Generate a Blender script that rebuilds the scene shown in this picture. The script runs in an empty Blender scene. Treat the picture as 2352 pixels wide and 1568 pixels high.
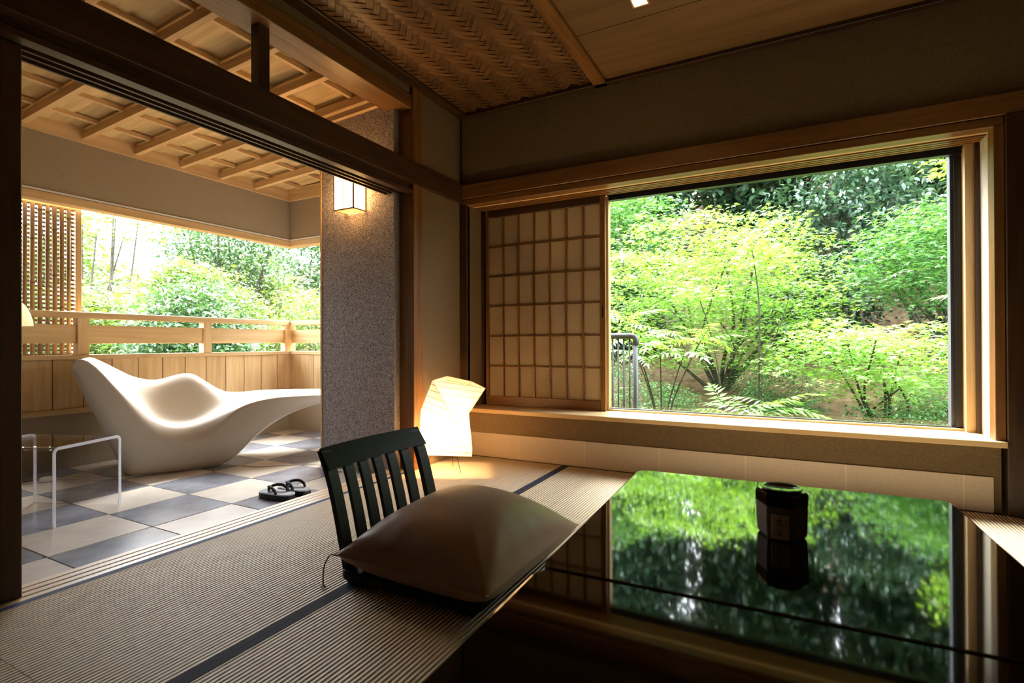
import bpy, bmesh, math, random
import numpy as np
from mathutils import Matrix, Vector

# ------------------------------------------------------------------ camera
SC = bpy.context.scene
COL = SC.collection
YAW, PITCH, ROLL = math.radians(27.72), math.radians(0.20), math.radians(-0.24)
CAM_H, F_PX = 0.85, 1200.0

def camera_axes():
    f = Vector((-math.sin(YAW), math.cos(YAW), 0)); r = Vector((math.cos(YAW), math.sin(YAW), 0)); u = Vector((0, 0, 1))
    f2 = f * math.cos(PITCH) + u * math.sin(PITCH); u2 = u * math.cos(PITCH) - f * math.sin(PITCH)
    return r * math.cos(ROLL) + u2 * math.sin(ROLL), u2 * math.cos(ROLL) - r * math.sin(ROLL), f2

_r, _u, _f = camera_axes()
cam_data = bpy.data.cameras.new('camera')
cam_data.sensor_width = 36.0
cam_data.lens = 36.0 * F_PX / 2352.0
cam_data.clip_start = 0.02
cam_data.clip_end = 200
cam_data.dof.use_dof = True
cam_data.dof.focus_distance = 4.0
cam_data.dof.aperture_fstop = 4.0
cam = bpy.data.objects.new('camera', cam_data)
COL.objects.link(cam)
cam.matrix_world = Matrix(((_r.x, _u.x, -_f.x, 0), (_r.y, _u.y, -_f.y, 0), (_r.z, _u.z, -_f.z, CAM_H), (0, 0, 0, 1)))
SC.camera = cam

# ------------------------------------------------------------------ sky, sun, exposure
world = bpy.data.worlds.new('overcast_sky')
SC.world = world
world.use_nodes = True
_bg = world.node_tree.nodes['Background']
_bg.inputs[0].default_value = (0.88, 0.94, 1.0, 1)
_bg.inputs[1].default_value = 6.6
sun_data = bpy.data.lights.new('hazy_sun', 'SUN')
sun_data.energy = 12.0
sun_data.angle = math.radians(35)
sun_data.color = (1.0, 0.97, 0.9)
sun = bpy.data.objects.new('hazy_sun', sun_data)
COL.objects.link(sun)
sun.rotation_euler = Vector((0.36, -0.60, -0.98)).to_track_quat('-Z', 'Y').to_euler()

vs = SC.view_settings
vs.view_transform = 'Standard'
vs.look = 'None'
vs.gamma = 1.0
vs.use_curve_mapping = False
vs.exposure = 1.35
SC.display_settings.display_device = 'sRGB'
SC.cycles.use_denoising = True
SC.cycles.max_bounces = 8
SC.cycles.diffuse_bounces = 6
SC.cycles.glossy_bounces = 4
SC.cycles.transmission_bounces = 6
SC.cycles.transparent_max_bounces = 24
SC.cycles.sample_clamp_indirect = 6.0
SC.cycles.caustics_reflective = False
SC.cycles.caustics_refractive = False

# ------------------------------------------------------------------ materials
def new_mat(name):
    m = bpy.data.materials.new(name); m.use_nodes = True
    nt = m.node_tree; nt.nodes.clear()
    out = nt.nodes.new('ShaderNodeOutputMaterial')
    return m, nt, out

def principled(nt, out, color=(.5, .5, .5), rough=.5, spec=.5, metal=0.0):
    b = nt.nodes.new('ShaderNodeBsdfPrincipled')
    b.inputs['Base Color'].default_value = (*color, 1)
    b.inputs['Roughness'].default_value = rough
    b.inputs['Specular IOR Level'].default_value = spec
    b.inputs['Metallic'].default_value = metal
    nt.links.new(b.outputs[0], out.inputs[0])
    return b

def plain(name, color, rough=.5, spec=.5, metal=0.0):
    m, nt, out = new_mat(name); principled(nt, out, color, rough, spec, metal); return m

def coords(nt, scale=(1, 1, 1), kind='Object', random_offset=True):
    tc = nt.nodes.new('ShaderNodeTexCoord')
    mp = nt.nodes.new('ShaderNodeMapping'); mp.inputs['Scale'].default_value = scale
    src = tc.outputs[kind]
    if random_offset:
        oi = nt.nodes.new('ShaderNodeObjectInfo')
        mul = nt.nodes.new('ShaderNodeVectorMath'); mul.operation = 'MULTIPLY_ADD'
        cv = nt.nodes.new('ShaderNodeCombineXYZ')
        for i in range(3): nt.links.new(oi.outputs['Random'], cv.inputs[i])
        nt.links.new(cv.outputs[0], mul.inputs[0]); mul.inputs[1].default_value = (7.3, 11.1, 5.7)
        nt.links.new(src, mul.inputs[2]); src = mul.outputs[0]
    nt.links.new(src, mp.inputs['Vector'])
    return mp.outputs[0]

def noise(nt, vec, scale=5, detail=4, rough=.55, dist=0.0):
    n = nt.nodes.new('ShaderNodeTexNoise')
    n.inputs['Scale'].default_value = scale; n.inputs['Detail'].default_value = detail
    n.inputs['Roughness'].default_value = rough; n.inputs['Distortion'].default_value = dist
    nt.links.new(vec, n.inputs['Vector']); return n.outputs['Fac']

def ramp(nt, fac, stops):
    r = nt.nodes.new('ShaderNodeValToRGB'); el = r.color_ramp.elements
    while len(el) < len(stops): el.new(.5)
    for e, (p, c) in zip(el, stops):
        e.position = p; e.color = (*c, 1)
    nt.links.new(fac, r.inputs[0]); return r.outputs[0]

def bump(nt, height, strength, dist, bsdf):
    b = nt.nodes.new('ShaderNodeBump'); b.inputs['Strength'].default_value = strength
    b.inputs['Distance'].default_value = dist
    nt.links.new(height, b.inputs['Height']); nt.links.new(b.outputs[0], bsdf.inputs['Normal']); return b

def wood(name, dark, light, axis=0, grain=14.0, rough=.45, spec=.35, vary=.15):
    m, nt, out = new_mat(name); b = principled(nt, out, light, rough, spec)
    sc = [grain] * 3; sc[axis] = grain * .06
    f = noise(nt, coords(nt, tuple(sc)), 1.6, 5, .6, .6)
    c = ramp(nt, f, [(.30, dark), (.62, light)])
    oi = nt.nodes.new('ShaderNodeObjectInfo')
    hs = nt.nodes.new('ShaderNodeHueSaturation'); nt.links.new(c, hs.inputs['Color'])
    mr = nt.nodes.new('ShaderNodeMapRange'); nt.links.new(oi.outputs['Random'], mr.inputs[0])
    mr.inputs['To Min'].default_value = 1 - vary; mr.inputs['To Max'].default_value = 1 + vary * .6
    nt.links.new(mr.outputs[0], hs.inputs['Value'])
    nt.links.new(hs.outputs[0], b.inputs['Base Color'])
    bump(nt, f, .12, .004, b)
    return m

def speckle(name, c1, c2, scale, rough=.9, strength=.6, dist=.004, spec=.2, lo=.4, hi=.6):
    m, nt, out = new_mat(name); b = principled(nt, out, c1, rough, spec)
    v = coords(nt, random_offset=False)
    f = noise(nt, v, scale, 3, .6)
    nt.links.new(ramp(nt, f, [(lo, c1), (hi, c2)]), b.inputs['Base Color'])
    bump(nt, f, strength, dist, b)
    return m

def emit(name, color, strength):
    m, nt, out = new_mat(name)
    e = nt.nodes.new('ShaderNodeEmission'); e.inputs[0].default_value = (*color, 1); e.inputs[1].default_value = strength
    nt.links.new(e.outputs[0], out.inputs[0]); return m

def clear(name, tint=(1, 1, 1), ior=1.45, rough=0.0, boost=1.0):
    m, nt, out = new_mat(name)
    t = nt.nodes.new('ShaderNodeBsdfTransparent'); t.inputs[0].default_value = (*tint, 1)
    g = nt.nodes.new('ShaderNodeBsdfGlossy'); g.inputs['Roughness'].default_value = rough
    lw = nt.nodes.new('ShaderNodeLayerWeight'); lw.inputs['Blend'].default_value = .5
    pw = nt.nodes.new('ShaderNodeMath'); pw.operation = 'POWER'; pw.inputs[1].default_value = 5.0
    nt.links.new(lw.outputs['Facing'], pw.inputs[0])
    r0 = ((ior - 1) / (ior + 1)) ** 2
    fr = nt.nodes.new('ShaderNodeMath'); fr.operation = 'MULTIPLY_ADD'; fr.inputs[1].default_value = 1 - r0; fr.inputs[2].default_value = r0
    nt.links.new(pw.outputs[0], fr.inputs[0])
    mx = nt.nodes.new('ShaderNodeMixShader')
    ml = nt.nodes.new('ShaderNodeMath'); ml.operation = 'MULTIPLY'; ml.inputs[1].default_value = boost
    nt.links.new(fr.outputs[0], ml.inputs[0]); nt.links.new(ml.outputs[0], mx.inputs[0])
    nt.links.new(t.outputs[0], mx.inputs[1]); nt.links.new(g.outputs[0], mx.inputs[2]); nt.links.new(mx.outputs[0], out.inputs[0])
    return m

def paper(name, color, trans=.45, emission=None, strength=0.0):
    m, nt, out = new_mat(name)
    f = noise(nt, coords(nt, random_offset=False), 60, 4, .6)
    c = ramp(nt, f, [(.3, tuple(v * .93 for v in color)), (.7, color)])
    d = nt.nodes.new('ShaderNodeBsdfDiffuse'); t = nt.nodes.new('ShaderNodeBsdfTranslucent')
    nt.links.new(c, d.inputs[0]); nt.links.new(c, t.inputs[0])
    mx = nt.nodes.new('ShaderNodeMixShader'); mx.inputs[0].default_value = trans
    nt.links.new(d.outputs[0], mx.inputs[1]); nt.links.new(t.outputs[0], mx.inputs[2])
    last = mx.outputs[0]
    if emission:
        e = nt.nodes.new('ShaderNodeEmission'); e.inputs[0].default_value = (*emission, 1); e.inputs[1].default_value = strength
        a = nt.nodes.new('ShaderNodeAddShader'); nt.links.new(last, a.inputs[0]); nt.links.new(e.outputs[0], a.inputs[1]); last = a.outputs[0]
    nt.links.new(last, out.inputs[0]); return m

def leaf(name, c1, c2, c3, trans=.4, gloss=.35, rough=.4):
    m, nt, out = new_mat(name)
    g = nt.nodes.new('ShaderNodeNewGeometry')
    c = ramp(nt, g.outputs['Random Per Island'], [(.0, c1), (.55, c2), (1.0, c3)])
    b = nt.nodes.new('ShaderNodeBsdfPrincipled'); b.inputs['Roughness'].default_value = rough
    b.inputs['Specular IOR Level'].default_value = gloss
    nt.links.new(c, b.inputs['Base Color'])
    t = nt.nodes.new('ShaderNodeBsdfTranslucent')
    mu = nt.nodes.new('ShaderNodeMix'); mu.data_type = 'RGBA'; mu.blend_type = 'MULTIPLY'; mu.inputs[0].default_value = 1
    nt.links.new(c, mu.inputs[6]); mu.inputs[7].default_value = (1.32, 1.25, .5, 1); nt.links.new(mu.outputs[2], t.inputs[0])
    mx = nt.nodes.new('ShaderNodeMixShader'); mx.inputs[0].default_value = trans
    nt.links.new(b.outputs[0], mx.inputs[1]); nt.links.new(t.outputs[0], mx.inputs[2]); nt.links.new(mx.outputs[0], out.inputs[0])
    return m

M = {}
for ax, k in ((0, 'x'), (1, 'y'), (2, 'z')):
    M['dark_' + k] = wood('dark_stained_wood_' + k, (.028, .012, .0045), (.065, .030, .012), ax, 16, .38, .4, .1)
    M['amber_' + k] = wood('amber_cedar_' + k, (.12, .050, .013), (.235, .105, .030), ax, 15, .38, .4, .1)
    M['pale_' + k] = wood('pale_cypress_' + k, (.54, .345, .155), (.72, .51, .275), ax, 13, .5, .3, .08)
    M['board_' + k] = wood('pale_ceiling_board_' + k, (.47, .33, .145), (.68, .51, .265), ax, 11, .55, .25, .14)
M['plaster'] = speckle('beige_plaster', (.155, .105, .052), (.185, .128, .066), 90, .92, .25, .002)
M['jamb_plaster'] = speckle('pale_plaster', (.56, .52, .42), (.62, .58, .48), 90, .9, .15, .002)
M['grey_plaster'] = speckle('grey_brown_plaster', (.33, .265, .185), (.40, .33, .24), 120, .95, .4, .004)
M['stucco'] = speckle('rough_mauve_stucco', (.16, .13, .13), (.58, .51, .505), 190, .95, .9, .006, .15, .40, .62)
M['skirt'] = speckle('smooth_grey_skirting', (.30, .25, .21), (.36, .30, .26), 30, .8, .1, .002)
M['panel'] = speckle('warm_ivory_panel', (.62, .50, .38), (.68, .56, .43), 140, .75, .1, .001)
M['seam'] = plain('ivory_joint_strip', (.72, .63, .49), .7)
M['slate'] = speckle('blue_grey_slate', (.165, .18, .22), (.33, .35, .41), 5, .20, .25, .004, .7, .3, .72)
M['stone'] = speckle('beige_stone', (.58, .53, .46), (.71, .66, .58), 6, .24, .2, .002, .65, .3, .7)
M['threshold_y'] = wood('pale_polished_threshold', (.55, .40, .23), (.78, .62, .42), 1, 12, .3, .6, .05)
M['grout'] = plain('dark_grout', (.10, .095, .09), .95)
M['black_frame'] = plain('black_rubber_frame', (.012, .013, .017), .35)
M['lilac_frame'] = plain('grey_aluminium_frame', (.16, .16, .20), .4, .5, .4)
M['glass'] = clear('window_glass', (.985, .995, .985), 1.35)
M['lacquer'] = plain('black_lacquer', (.0035, .003, .003), .04, .5)
M['lacquer'].node_tree.nodes['Principled BSDF'].inputs['IOR'].default_value = 1.64
M['lacquer_green'] = plain('dark_green_black_lacquer', (.003, .0055, .0035), .45, .18)
M['black'] = plain('matte_black', (.01, .009, .009), .6)
M['navy'] = plain('navy_tatami_border_cloth', (.012, .016, .035), .8, .3)
M['blue'] = plain('tatami_border_cloth_sky_tint', (.03, .045, .12), .7, .3)  # bluer copy of the navy cloth, sky reflection put into its colour
M['white_plastic'] = plain('white_moulded_plastic', (.57, .50, .40), .42, .45)
M['white'] = plain('white_plastic_trim', (.75, .73, .70), .5)
M['bamboo'] = wood('dried_bamboo', (.30, .18, .085), (.46, .30, .15), 2, 9, .4, .4, .25)
M['bamboo_node'] = plain('bamboo_node_ring', (.17, .095, .045), .6)
M['slat'] = plain('thin_bamboo_slat', (.20, .14, .09), .6)
M['grey_metal'] = plain('painted_grey_metal', (.055, .065, .07), .45, .5, .2)
M['soil'] = speckle('leaf_litter_soil', (.045, .028, .014), (.12, .08, .045), 9, 1.0, .8, .05, .1, .3, .7)
M['bark'] = speckle('grey_brown_bark', (.05, .042, .034), (.13, .11, .09), 30, .95, .8, .02)
M['twig'] = speckle('dark_green_twig', (.022, .026, .014), (.06, .06, .035), 40, .9, .4, .01)
M['weave_u'] = wood('woven_cedar_strip_light', (.12, .056, .020), (.19, .095, .035), 0, 30, .45, .35, .22)
M['weave_v'] = wood('woven_cedar_strip_dark', (.085, .038, .014), (.15, .073, .027), 0, 30, .45, .35, .22)
M['weave_back'] = plain('dark_backing', (.03, .016, .008), .9)
M['ceil_board'] = wood('room_ceiling_board', (.125, .066, .024), (.18, .098, .038), 0, 10, .5, .3, .08)
M['shoji_paper'] = paper('shoji_paper', (.70, .56, .36), .35)
M['lamp_glow'] = paper('lit_lamp_paper', (.92, .88, .80), .55)
M['lantern_glow'] = paper('glowing_wall_lantern_paper', (.85, .78, .62), .3, (1.0, .62, .25), 5.0)
M['shade_glow'] = paper('glowing_cream_shade', (.85, .78, .6), .3, (1.0, .84, .5), .2)
M['rib'] = plain('thin_bamboo_rib', (.30, .15, .045), .6)
M['wire'] = plain('dark_wire', (.03, .025, .02), .4, .5, .8)
M['downlight'] = emit('warm_downlight', (1.0, .62, .25), 8)
M['acrylic'] = clear('clear_acrylic', (.93, .93, .94), 1.49, 0.0, 1.0)
M['acrylic_edge'] = paper('acrylic_edge_painted_glow', (.93, .95, 1.0), .6)  # whitish colour stands in for light piped to the sheet edges
M['tag'] = plain('tan_wooden_tag', (.80, .50, .24), .6)
M['ink'] = plain('brown_ink', (.06, .03, .015), .8)
M['tassel'] = plain('tan_cotton_tassel', (.45, .34, .2), .9)
M['zori_top'] = plain('grey_black_vinyl', (.10, .105, .11), .32, .5)
M['zori_side'] = plain('black_foam', (.012, .012, .014), .5)
M['strap'] = plain('black_velvet_strap', (.018, .017, .028), .7)
M['zori_rim'] = plain('pale_edge_piping', (.55, .54, .55), .4)

def tatami_mat_material():
    m, nt, out = new_mat('woven_rush_tatami'); b = principled(nt, out, (.6, .5, .33), .5, .5)
    v = coords(nt, random_offset=False)
    w = nt.nodes.new('ShaderNodeTexWave'); w.wave_type = 'BANDS'; w.bands_direction = 'X'
    w.inputs['Scale'].default_value = 20.9; w.inputs['Distortion'].default_value = .0
    nt.links.new(v, w.inputs['Vector'])
    fine = noise(nt, coords(nt, (18, 260, 1), random_offset=False), 1.0, 3, .6)
    big = noise(nt, v, 1.6, 3, .5)
    c1 = ramp(nt, w.outputs['Fac'], [(.12, (.42, .315, .19)), (.45, (.77, .63, .43))])
    c2 = ramp(nt, fine, [(.3, (.80, .80, .80)), (.7, (1.0, 1.0, 1.0))])
    c3 = ramp(nt, big, [(.3, (.93, .92, .90)), (.7, (1.0, 1.0, 1.0))])
    last = c1
    for c in (c2, c3):
        mx = nt.nodes.new('ShaderNodeMix'); mx.data_type = 'RGBA'; mx.blend_type = 'MULTIPLY'; mx.inputs[0].default_value = 1
        nt.links.new(last, mx.inputs[6]); nt.links.new(c, mx.inputs[7]); last = mx.outputs[2]
    nt.links.new(last, b.inputs['Base Color'])
    bump(nt, w.outputs['Fac'], 1.0, .005, b)
    return m
M['tatami'] = tatami_mat_material()

def satin(name, c1, c2):
    m, nt, out = new_mat(name); b = principled(nt, out, c1, .45, .3)
    f = noise(nt, coords(nt, (1, 1, 1), random_offset=False), 3.0, 3, .5)
    nt.links.new(ramp(nt, f, [(.3, c1), (.7, c2)]), b.inputs['Base Color'])
    b.inputs['Sheen Weight'].default_value = .25
    return m
M['satin'] = satin('brown_satin', (.25, .138, .08), (.30, .172, .105))

# ------------------------------------------------------------------ mesh helpers
class MB:
    """collects shapes; build() links them as one mesh object"""
    def __init__(s): s.v = []; s.f = []
    def add(s, verts, faces):
        o = len(s.v); s.v += [tuple(p) for p in verts]; s.f += [tuple(i + o for i in f) for f in faces]; return s
    def box(s, x0, x1, y0, y1, z0, z1, c=0.0):
        if c <= 0:
            v = [(x, y, z) for x in (x0, x1) for y in (y0, y1) for z in (z0, z1)]
            return s.add(v, [(0, 1, 3, 2), (4, 6, 7, 5), (0, 4, 5, 1), (2, 3, 7, 6), (0, 2, 6, 4), (1, 5, 7, 3)])
        bm = bmesh.new(); bmesh.ops.create_cube(bm, size=1)
        for q in bm.verts: q.co = Vector(((x0 + x1) / 2 + q.co.x * (x1 - x0), (y0 + y1) / 2 + q.co.y * (y1 - y0), (z0 + z1) / 2 + q.co.z * (z1 - z0)))
        bmesh.ops.bevel(bm, geom=bm.edges[:], offset=c, segments=1, affect='EDGES')
        bm.verts.index_update()
        s.add([q.co[:] for q in bm.verts], [[q.index for q in f.verts] for f in bm.faces]); bm.free(); return s
    def prism(s, pts, z0, z1):
        n = len(pts)
        s.add([(p[0], p[1], z0) for p in pts] + [(p[0], p[1], z1) for p in pts],
              [tuple(range(n))[::-1], tuple(range(n, 2 * n))] + [(i, (i + 1) % n, n + (i + 1) % n, n + i) for i in range(n)]); return s
    def tube(s, path, rad, n=8, caps=True):
        path = [Vector(p) for p in path]; m = len(path)
        rad = [rad] * m if not hasattr(rad, '__len__') else rad
        rings = []; prev = None
        for i, p in enumerate(path):
            t = (path[min(i + 1, m - 1)] - path[max(i - 1, 0)]).normalized()
            if prev is None:
                a = t.orthogonal().normalized()
            else:
                a = (prev - t * prev.dot(t)).normalized()
            prev = a; b = t.cross(a)
            rings.append([p + (a * math.cos(2 * math.pi * k / n) + b * math.sin(2 * math.pi * k / n)) * rad[i] for k in range(n)])
        v = [q for r in rings for q in r]
        f = [(i * n + k, i * n + (k + 1) % n, (i + 1) * n + (k + 1) % n, (i + 1) * n + k) for i in range(m - 1) for k in range(n)]
        if caps: f += [tuple(range(n))[::-1], tuple(range((m - 1) * n, m * n))]
        return s.add(v, f)
    def lathe(s, prof, n=24, c=(0, 0)):
        v = []; f = []
        for r, z in prof:
            v += [(c[0] + r * math.cos(2 * math.pi * k / n), c[1] + r * math.sin(2 * math.pi * k / n), z) for k in range(n)]
        for i in range(len(prof) - 1):
            f += [(i * n + k, i * n + (k + 1) % n, (i + 1) * n + (k + 1) % n, (i + 1) * n + k) for k in range(n)]
        f += [tuple(range(n))[::-1], tuple(range((len(prof) - 1) * n, len(prof) * n))]
        return s.add(v, f)
    def mesh(s, name, smooth=False):
        me = bpy.data.meshes.new(name); me.from_pydata(s.v, [], s.f); me.update()
        if smooth: me.polygons.foreach_set('use_smooth', [True] * len(me.polygons))
        return me
    def build(s, name, mat, parent=None, smooth=False, loc=None):
        me = s.mesh(name, smooth); me.materials.append(M[mat] if isinstance(mat, str) else mat)
        return put(name, me, parent, loc)

def put(name, me, parent=None, loc=None, rot=None):
    o = bpy.data.objects.new(name, me); COL.objects.link(o)
    if parent: o.parent = parent
    if loc is not None: o.location = loc
    if rot is not None: o.rotation_euler = rot
    return o

def tag(o, label=None, cat=None, group=None, kind=None):
    if label: o['label'] = label
    if cat: o['category'] = cat
    if group: o['group'] = group
    if kind: o['kind'] = kind
    return o

def thing(name, label, cat, loc=(0, 0, 0), rotz=0.0, group=None, kind=None):
    o = bpy.data.objects.new(name, None); COL.objects.link(o); o.empty_display_size = .1
    o.location = loc; o.rotation_euler = (0, 0, rotz)
    return tag(o, label, cat, group, kind)

def bx(name, mat, parent, x0, x1, y0, y1, z0, z1, c=0.0):
    """a box whose origin is its own centre"""
    cx, cy, cz = (x0 + x1) / 2, (y0 + y1) / 2, (z0 + z1) / 2
    return MB().box(x0 - cx, x1 - cx, y0 - cy, y1 - cy, z0 - cz, z1 - cz, c).build(name, mat, parent, False, (cx, cy, cz))

def struct(name, mat, dims, label, cat, c=0.0):
    o = bx(name, mat, None, *dims, c); return tag(o, label, cat, None, 'structure')
# ================================================================== THE ROOM
XW, YW, ZC = -2.225, 3.395, 2.60           # left wall face, window wall face, ceiling
XR, YBK = 2.75, -2.60                      # right and rear walls (outside the frame)
ZB = -0.04                                 # balcony floor
XB, YB = -4.617, 3.775                     # balcony parapet faces
YP = 2.741                                 # stucco wall face
rng = random.Random(7)

# ---- tatami floor
floor = thing('floor', 'tatami mat floor of the room with dark cloth borders', 'floor', kind='structure')
bx('floor_slab', 'grout', floor, -2.25, XR, YBK, YW, -.12, -.045)
cols = [-2.25, -1.36, -.47, .42, 1.31, 2.20, XR]
YT = 3.375
mat_mesh = {}
for ci in range(len(cols) - 1):
    x0, x1 = cols[ci], cols[ci + 1]
    rows = [YT, 2.423, .61, -1.20, YBK]
    for ri in range(4):
        y1, y0 = rows[ri], rows[ri + 1]
        mt = bx('tatami_mat', 'tatami', floor, x0 + .0255, x1 - .0255, y0 + .001, y1 - .001, -.045, 0.0)
        w, l = x1 - x0, y1 - y0
        for s in (-1, 1):
            edge = s < 0 and ci == 0  # border by the opening takes the sky-tinted cloth
            b = bx('mat_border', 'blue' if edge else 'navy', mt, s * (w / 2 - .013) - .0125, s * (w / 2 - .013) + .0125, -l / 2 + .001, l / 2 - .001, -.0225, .0235)
tr = thing('trim_1', 'thin dark wooden strip where tatami meets the window wall', 'trim', kind='structure')
bx('floor_strip', 'dark_x', tr, XW, XR, YT, YW, -.045, .004)

# ---- threshold with sliding grooves
th = thing('trim_2', 'pale wooden sliding door threshold with grooves between tatami and balcony tiles', 'threshold', kind='structure')
bx('threshold_board', 'amber_y', th, -2.405, -2.25, YBK, 2.796, -.10, -.012)
for x0, x1 in ((-2.405, -2.372), (-2.364, -2.330), (-2.322, -2.290), (-2.282, -2.2505)):
    bx('threshold_rail', 'threshold_y', th, x0, x1, YBK, 2.796, -.012, .001, .002)

# ---- window wall : plaster pieces around the opening
WX0, WX1, WZ0, WZ1 = -2.165, .912, .362, 1.912
YG, YS = 3.70, 3.60
wf = thing('wall_front', 'beige plaster wall around the wide garden window', 'wall', kind='structure')
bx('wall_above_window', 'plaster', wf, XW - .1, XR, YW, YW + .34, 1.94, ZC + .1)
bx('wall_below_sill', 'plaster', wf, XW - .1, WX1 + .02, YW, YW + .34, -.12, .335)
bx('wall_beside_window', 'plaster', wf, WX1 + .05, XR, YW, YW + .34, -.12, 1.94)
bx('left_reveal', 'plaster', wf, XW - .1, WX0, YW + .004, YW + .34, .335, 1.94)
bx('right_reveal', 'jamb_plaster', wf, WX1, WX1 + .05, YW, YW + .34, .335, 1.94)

bb = thing('baseboard_front', 'low ivory wainscot panels under the garden window', 'baseboard', kind='structure')
seams = [-1.728 + .503 * k for k in range(-1, 6)]
edges = [XW] + [s for s in seams if XW + .05 < s < .9] + [.905]
for a, b in zip(edges[:-1], edges[1:]):
    bx('wainscot_panel', 'panel', bb, a + .005, b - .005, YW - .010, YW + .001, .004, .178)
for s in edges[1:-1]:
    bx('joint_strip', 'seam', bb, s - .005, s + .005, YW - .0085, YW + .001, .004, .178)

# ---- window: header, jambs, sill, frame, pane
wn = thing('window_1', 'wide wooden picture window onto the garden with a deep pale sill', 'window', kind='structure')
bx('sill', 'pale_x', wn, XW + .012, .945, YW - .05, YG + .02, .332, .362, .003)
bx('header_board', 'amber_x', wn, WX0 - .06, .945, YW - .018, YW + .065, 1.908, 1.952, .002)
bx('header_soffit', 'pale_x', wn, WX0, WX1, YW + .065, YW + .10, 1.912, 1.952)
for k in range(4):
    y0 = YW + .102 + k * .034
    bx('header_rail', 'amber_x', wn, WX0, WX1, y0, y0 + .022, 1.905, 1.952)
bx('header_groove_bed', 'dark_x', wn, WX0, WX1, YW + .10, YG + .02, 1.930, 1.960)
# left and right wooden jamb members
bx('jamb', 'dark_z', wn, XW + .001, WX0, YW - .022, YW + .03, .362, 1.908, .002)
bx('jamb', 'amber_z', wn, WX1 - .006, .945, YW - .022, YW + .065, .362, 1.908, .002)
bx('jamb_stile', 'dark_z', wn, WX0, WX0 + .022, YS - .008, YG + .02, .362, 1.908)
bx('jamb_stile', 'dark_z', wn, WX1 - .020, WX1, YS, YG + .02, .362, 1.908)
bx('jamb_stile', 'pale_z', wn, WX1 - .058, WX1 - .020, YS + .022, YG + .02, .362, 1.908)
GX0, GX1, GZ0, GZ1 = -1.125, .832, .385, 1.90
bx('mullion', 'pale_z', wn, GX0 - .050, GX0 - .012, YG - .035, YG + .02, .362, 1.908)
bx('pane_stop', 'pale_x', wn, GX0 - .02, WX1 - .05, YG - .045, YG - .018, .362, .374)
bx('pane_frame', 'black_frame', wn, GX0 - .02, WX1 - .05, YG - .030, YG + .02, 1.880, 1.962)
bx('pane_frame', 'black_frame', wn, GX0 - .02, WX1 - .05, YG - .018, YG + .02, .362, .380)
bx('pane_frame', 'black_frame', wn, WX1 - .090, WX1 - .058, YG - .018, YG + .02, .362, 1.912)
bx('pane_frame', 'lilac_frame', wn, WX1 - .105, WX1 - .088, YG + .0, YG + .06, .362, 1.912)
bx('pane', 'glass', wn, GX0 - .012, WX1 - .09, YG, YG + .006, .378, 1.880)
# second, outer sash behind the paper screen closes the opening
bx('back_board', 'plaster', wn, XW - .1, GX0 - .05, YG + .03, YG + .06, .335, 1.94)

nag = thing('trim_3', 'amber wooden picture rail running above the garden window', 'rail', kind='structure')
bx('rail_board', 'amber_x', nag, XW, XR, YW - .026, YW + .002, 1.956, 2.062, .003)
clm = thing('trim_4', 'broad dark wooden column beside the window sill', 'column', kind='structure')
bx('column_shaft', 'dark_z', clm, .947, 1.16, YW - .035, YW + .002, .004, 1.955, .004)

# ---- left wall : post, plaster return, lintel, transom, upper beam
wl = thing('wall_left', 'beige plaster return wall between opening post and room corner', 'wall', kind='structure')
bx('return_wall', 'plaster', wl, XW - .11, XW, 2.896, YW + .01, -.12, ZC + .1)
bx('wall_over_beam', 'plaster', wl, XW - .20, XW - .012, YBK, 2.80, 2.515, ZC + .1)
bx('wall_behind_door', 'plaster', wl, XW - .20, XW - .10, YBK, -1.25, -.12, 2.45)
bx('corner_fillet', 'dark_z', wl, XW, XW + .012, YW - .014, YW, 2.062, ZC)

ps = thing('trim_5', 'full height amber wooden post at the edge of the balcony opening', 'post', kind='structure')
bx('post_shaft', 'amber_z', ps, XW - .112, XW + .012, 2.796, 2.896, -.05, ZC, .004)

nl = thing('trim_6', 'dark wooden lintel with sliding grooves over the balcony opening', 'lintel', kind='structure')
bx('lintel_face', 'dark_y', nl, XW - .02, XW + .030, YBK, YW - .026, 1.925, 2.068, .003)
bx('lintel_body', 'dark_y', nl, -2.41, XW - .02, YBK, 2.796, 1.885, 2.055)
for x0, x1 in ((-2.41, -2.398), (-2.365, -2.353), (-2.320, -2.308), (-2.275, -2.222)):
    bx('lintel_rail', 'dark_y', nl, x0, x1, YBK, 2.796, 1.862, 1.886, .001)
ub = thing('trim_7', 'long wooden beam over the open transom', 'beam', kind='structure')
bx('beam', 'amber_y', ub, -2.41, XW, YBK, 2.796, 2.43, 2.52, .003)
st = thing('trim_8', 'short dark wooden strut standing in the open transom', 'strut', kind='structure')
bx('strut', 'dark_z', st, -2.345, -2.285, 1.69, 1.752, 2.05, 2.432, .002)

# ---- rear, right walls of the room (behind the camera)
wr = thing('wall_right', 'plain beige plaster wall of the room', 'wall', kind='structure')
bx('wall_panel', 'plaster', wr, XR, XR + .1, YBK - .1, YW + .34, -.12, ZC + .1)
wb = thing('wall_back', 'plain beige plaster wall behind the dining table', 'wall', kind='structure')
bx('wall_panel', 'plaster', wb, XW - .2, XR + .1, YBK - .1, YBK, -.12, ZC + .1)

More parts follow.
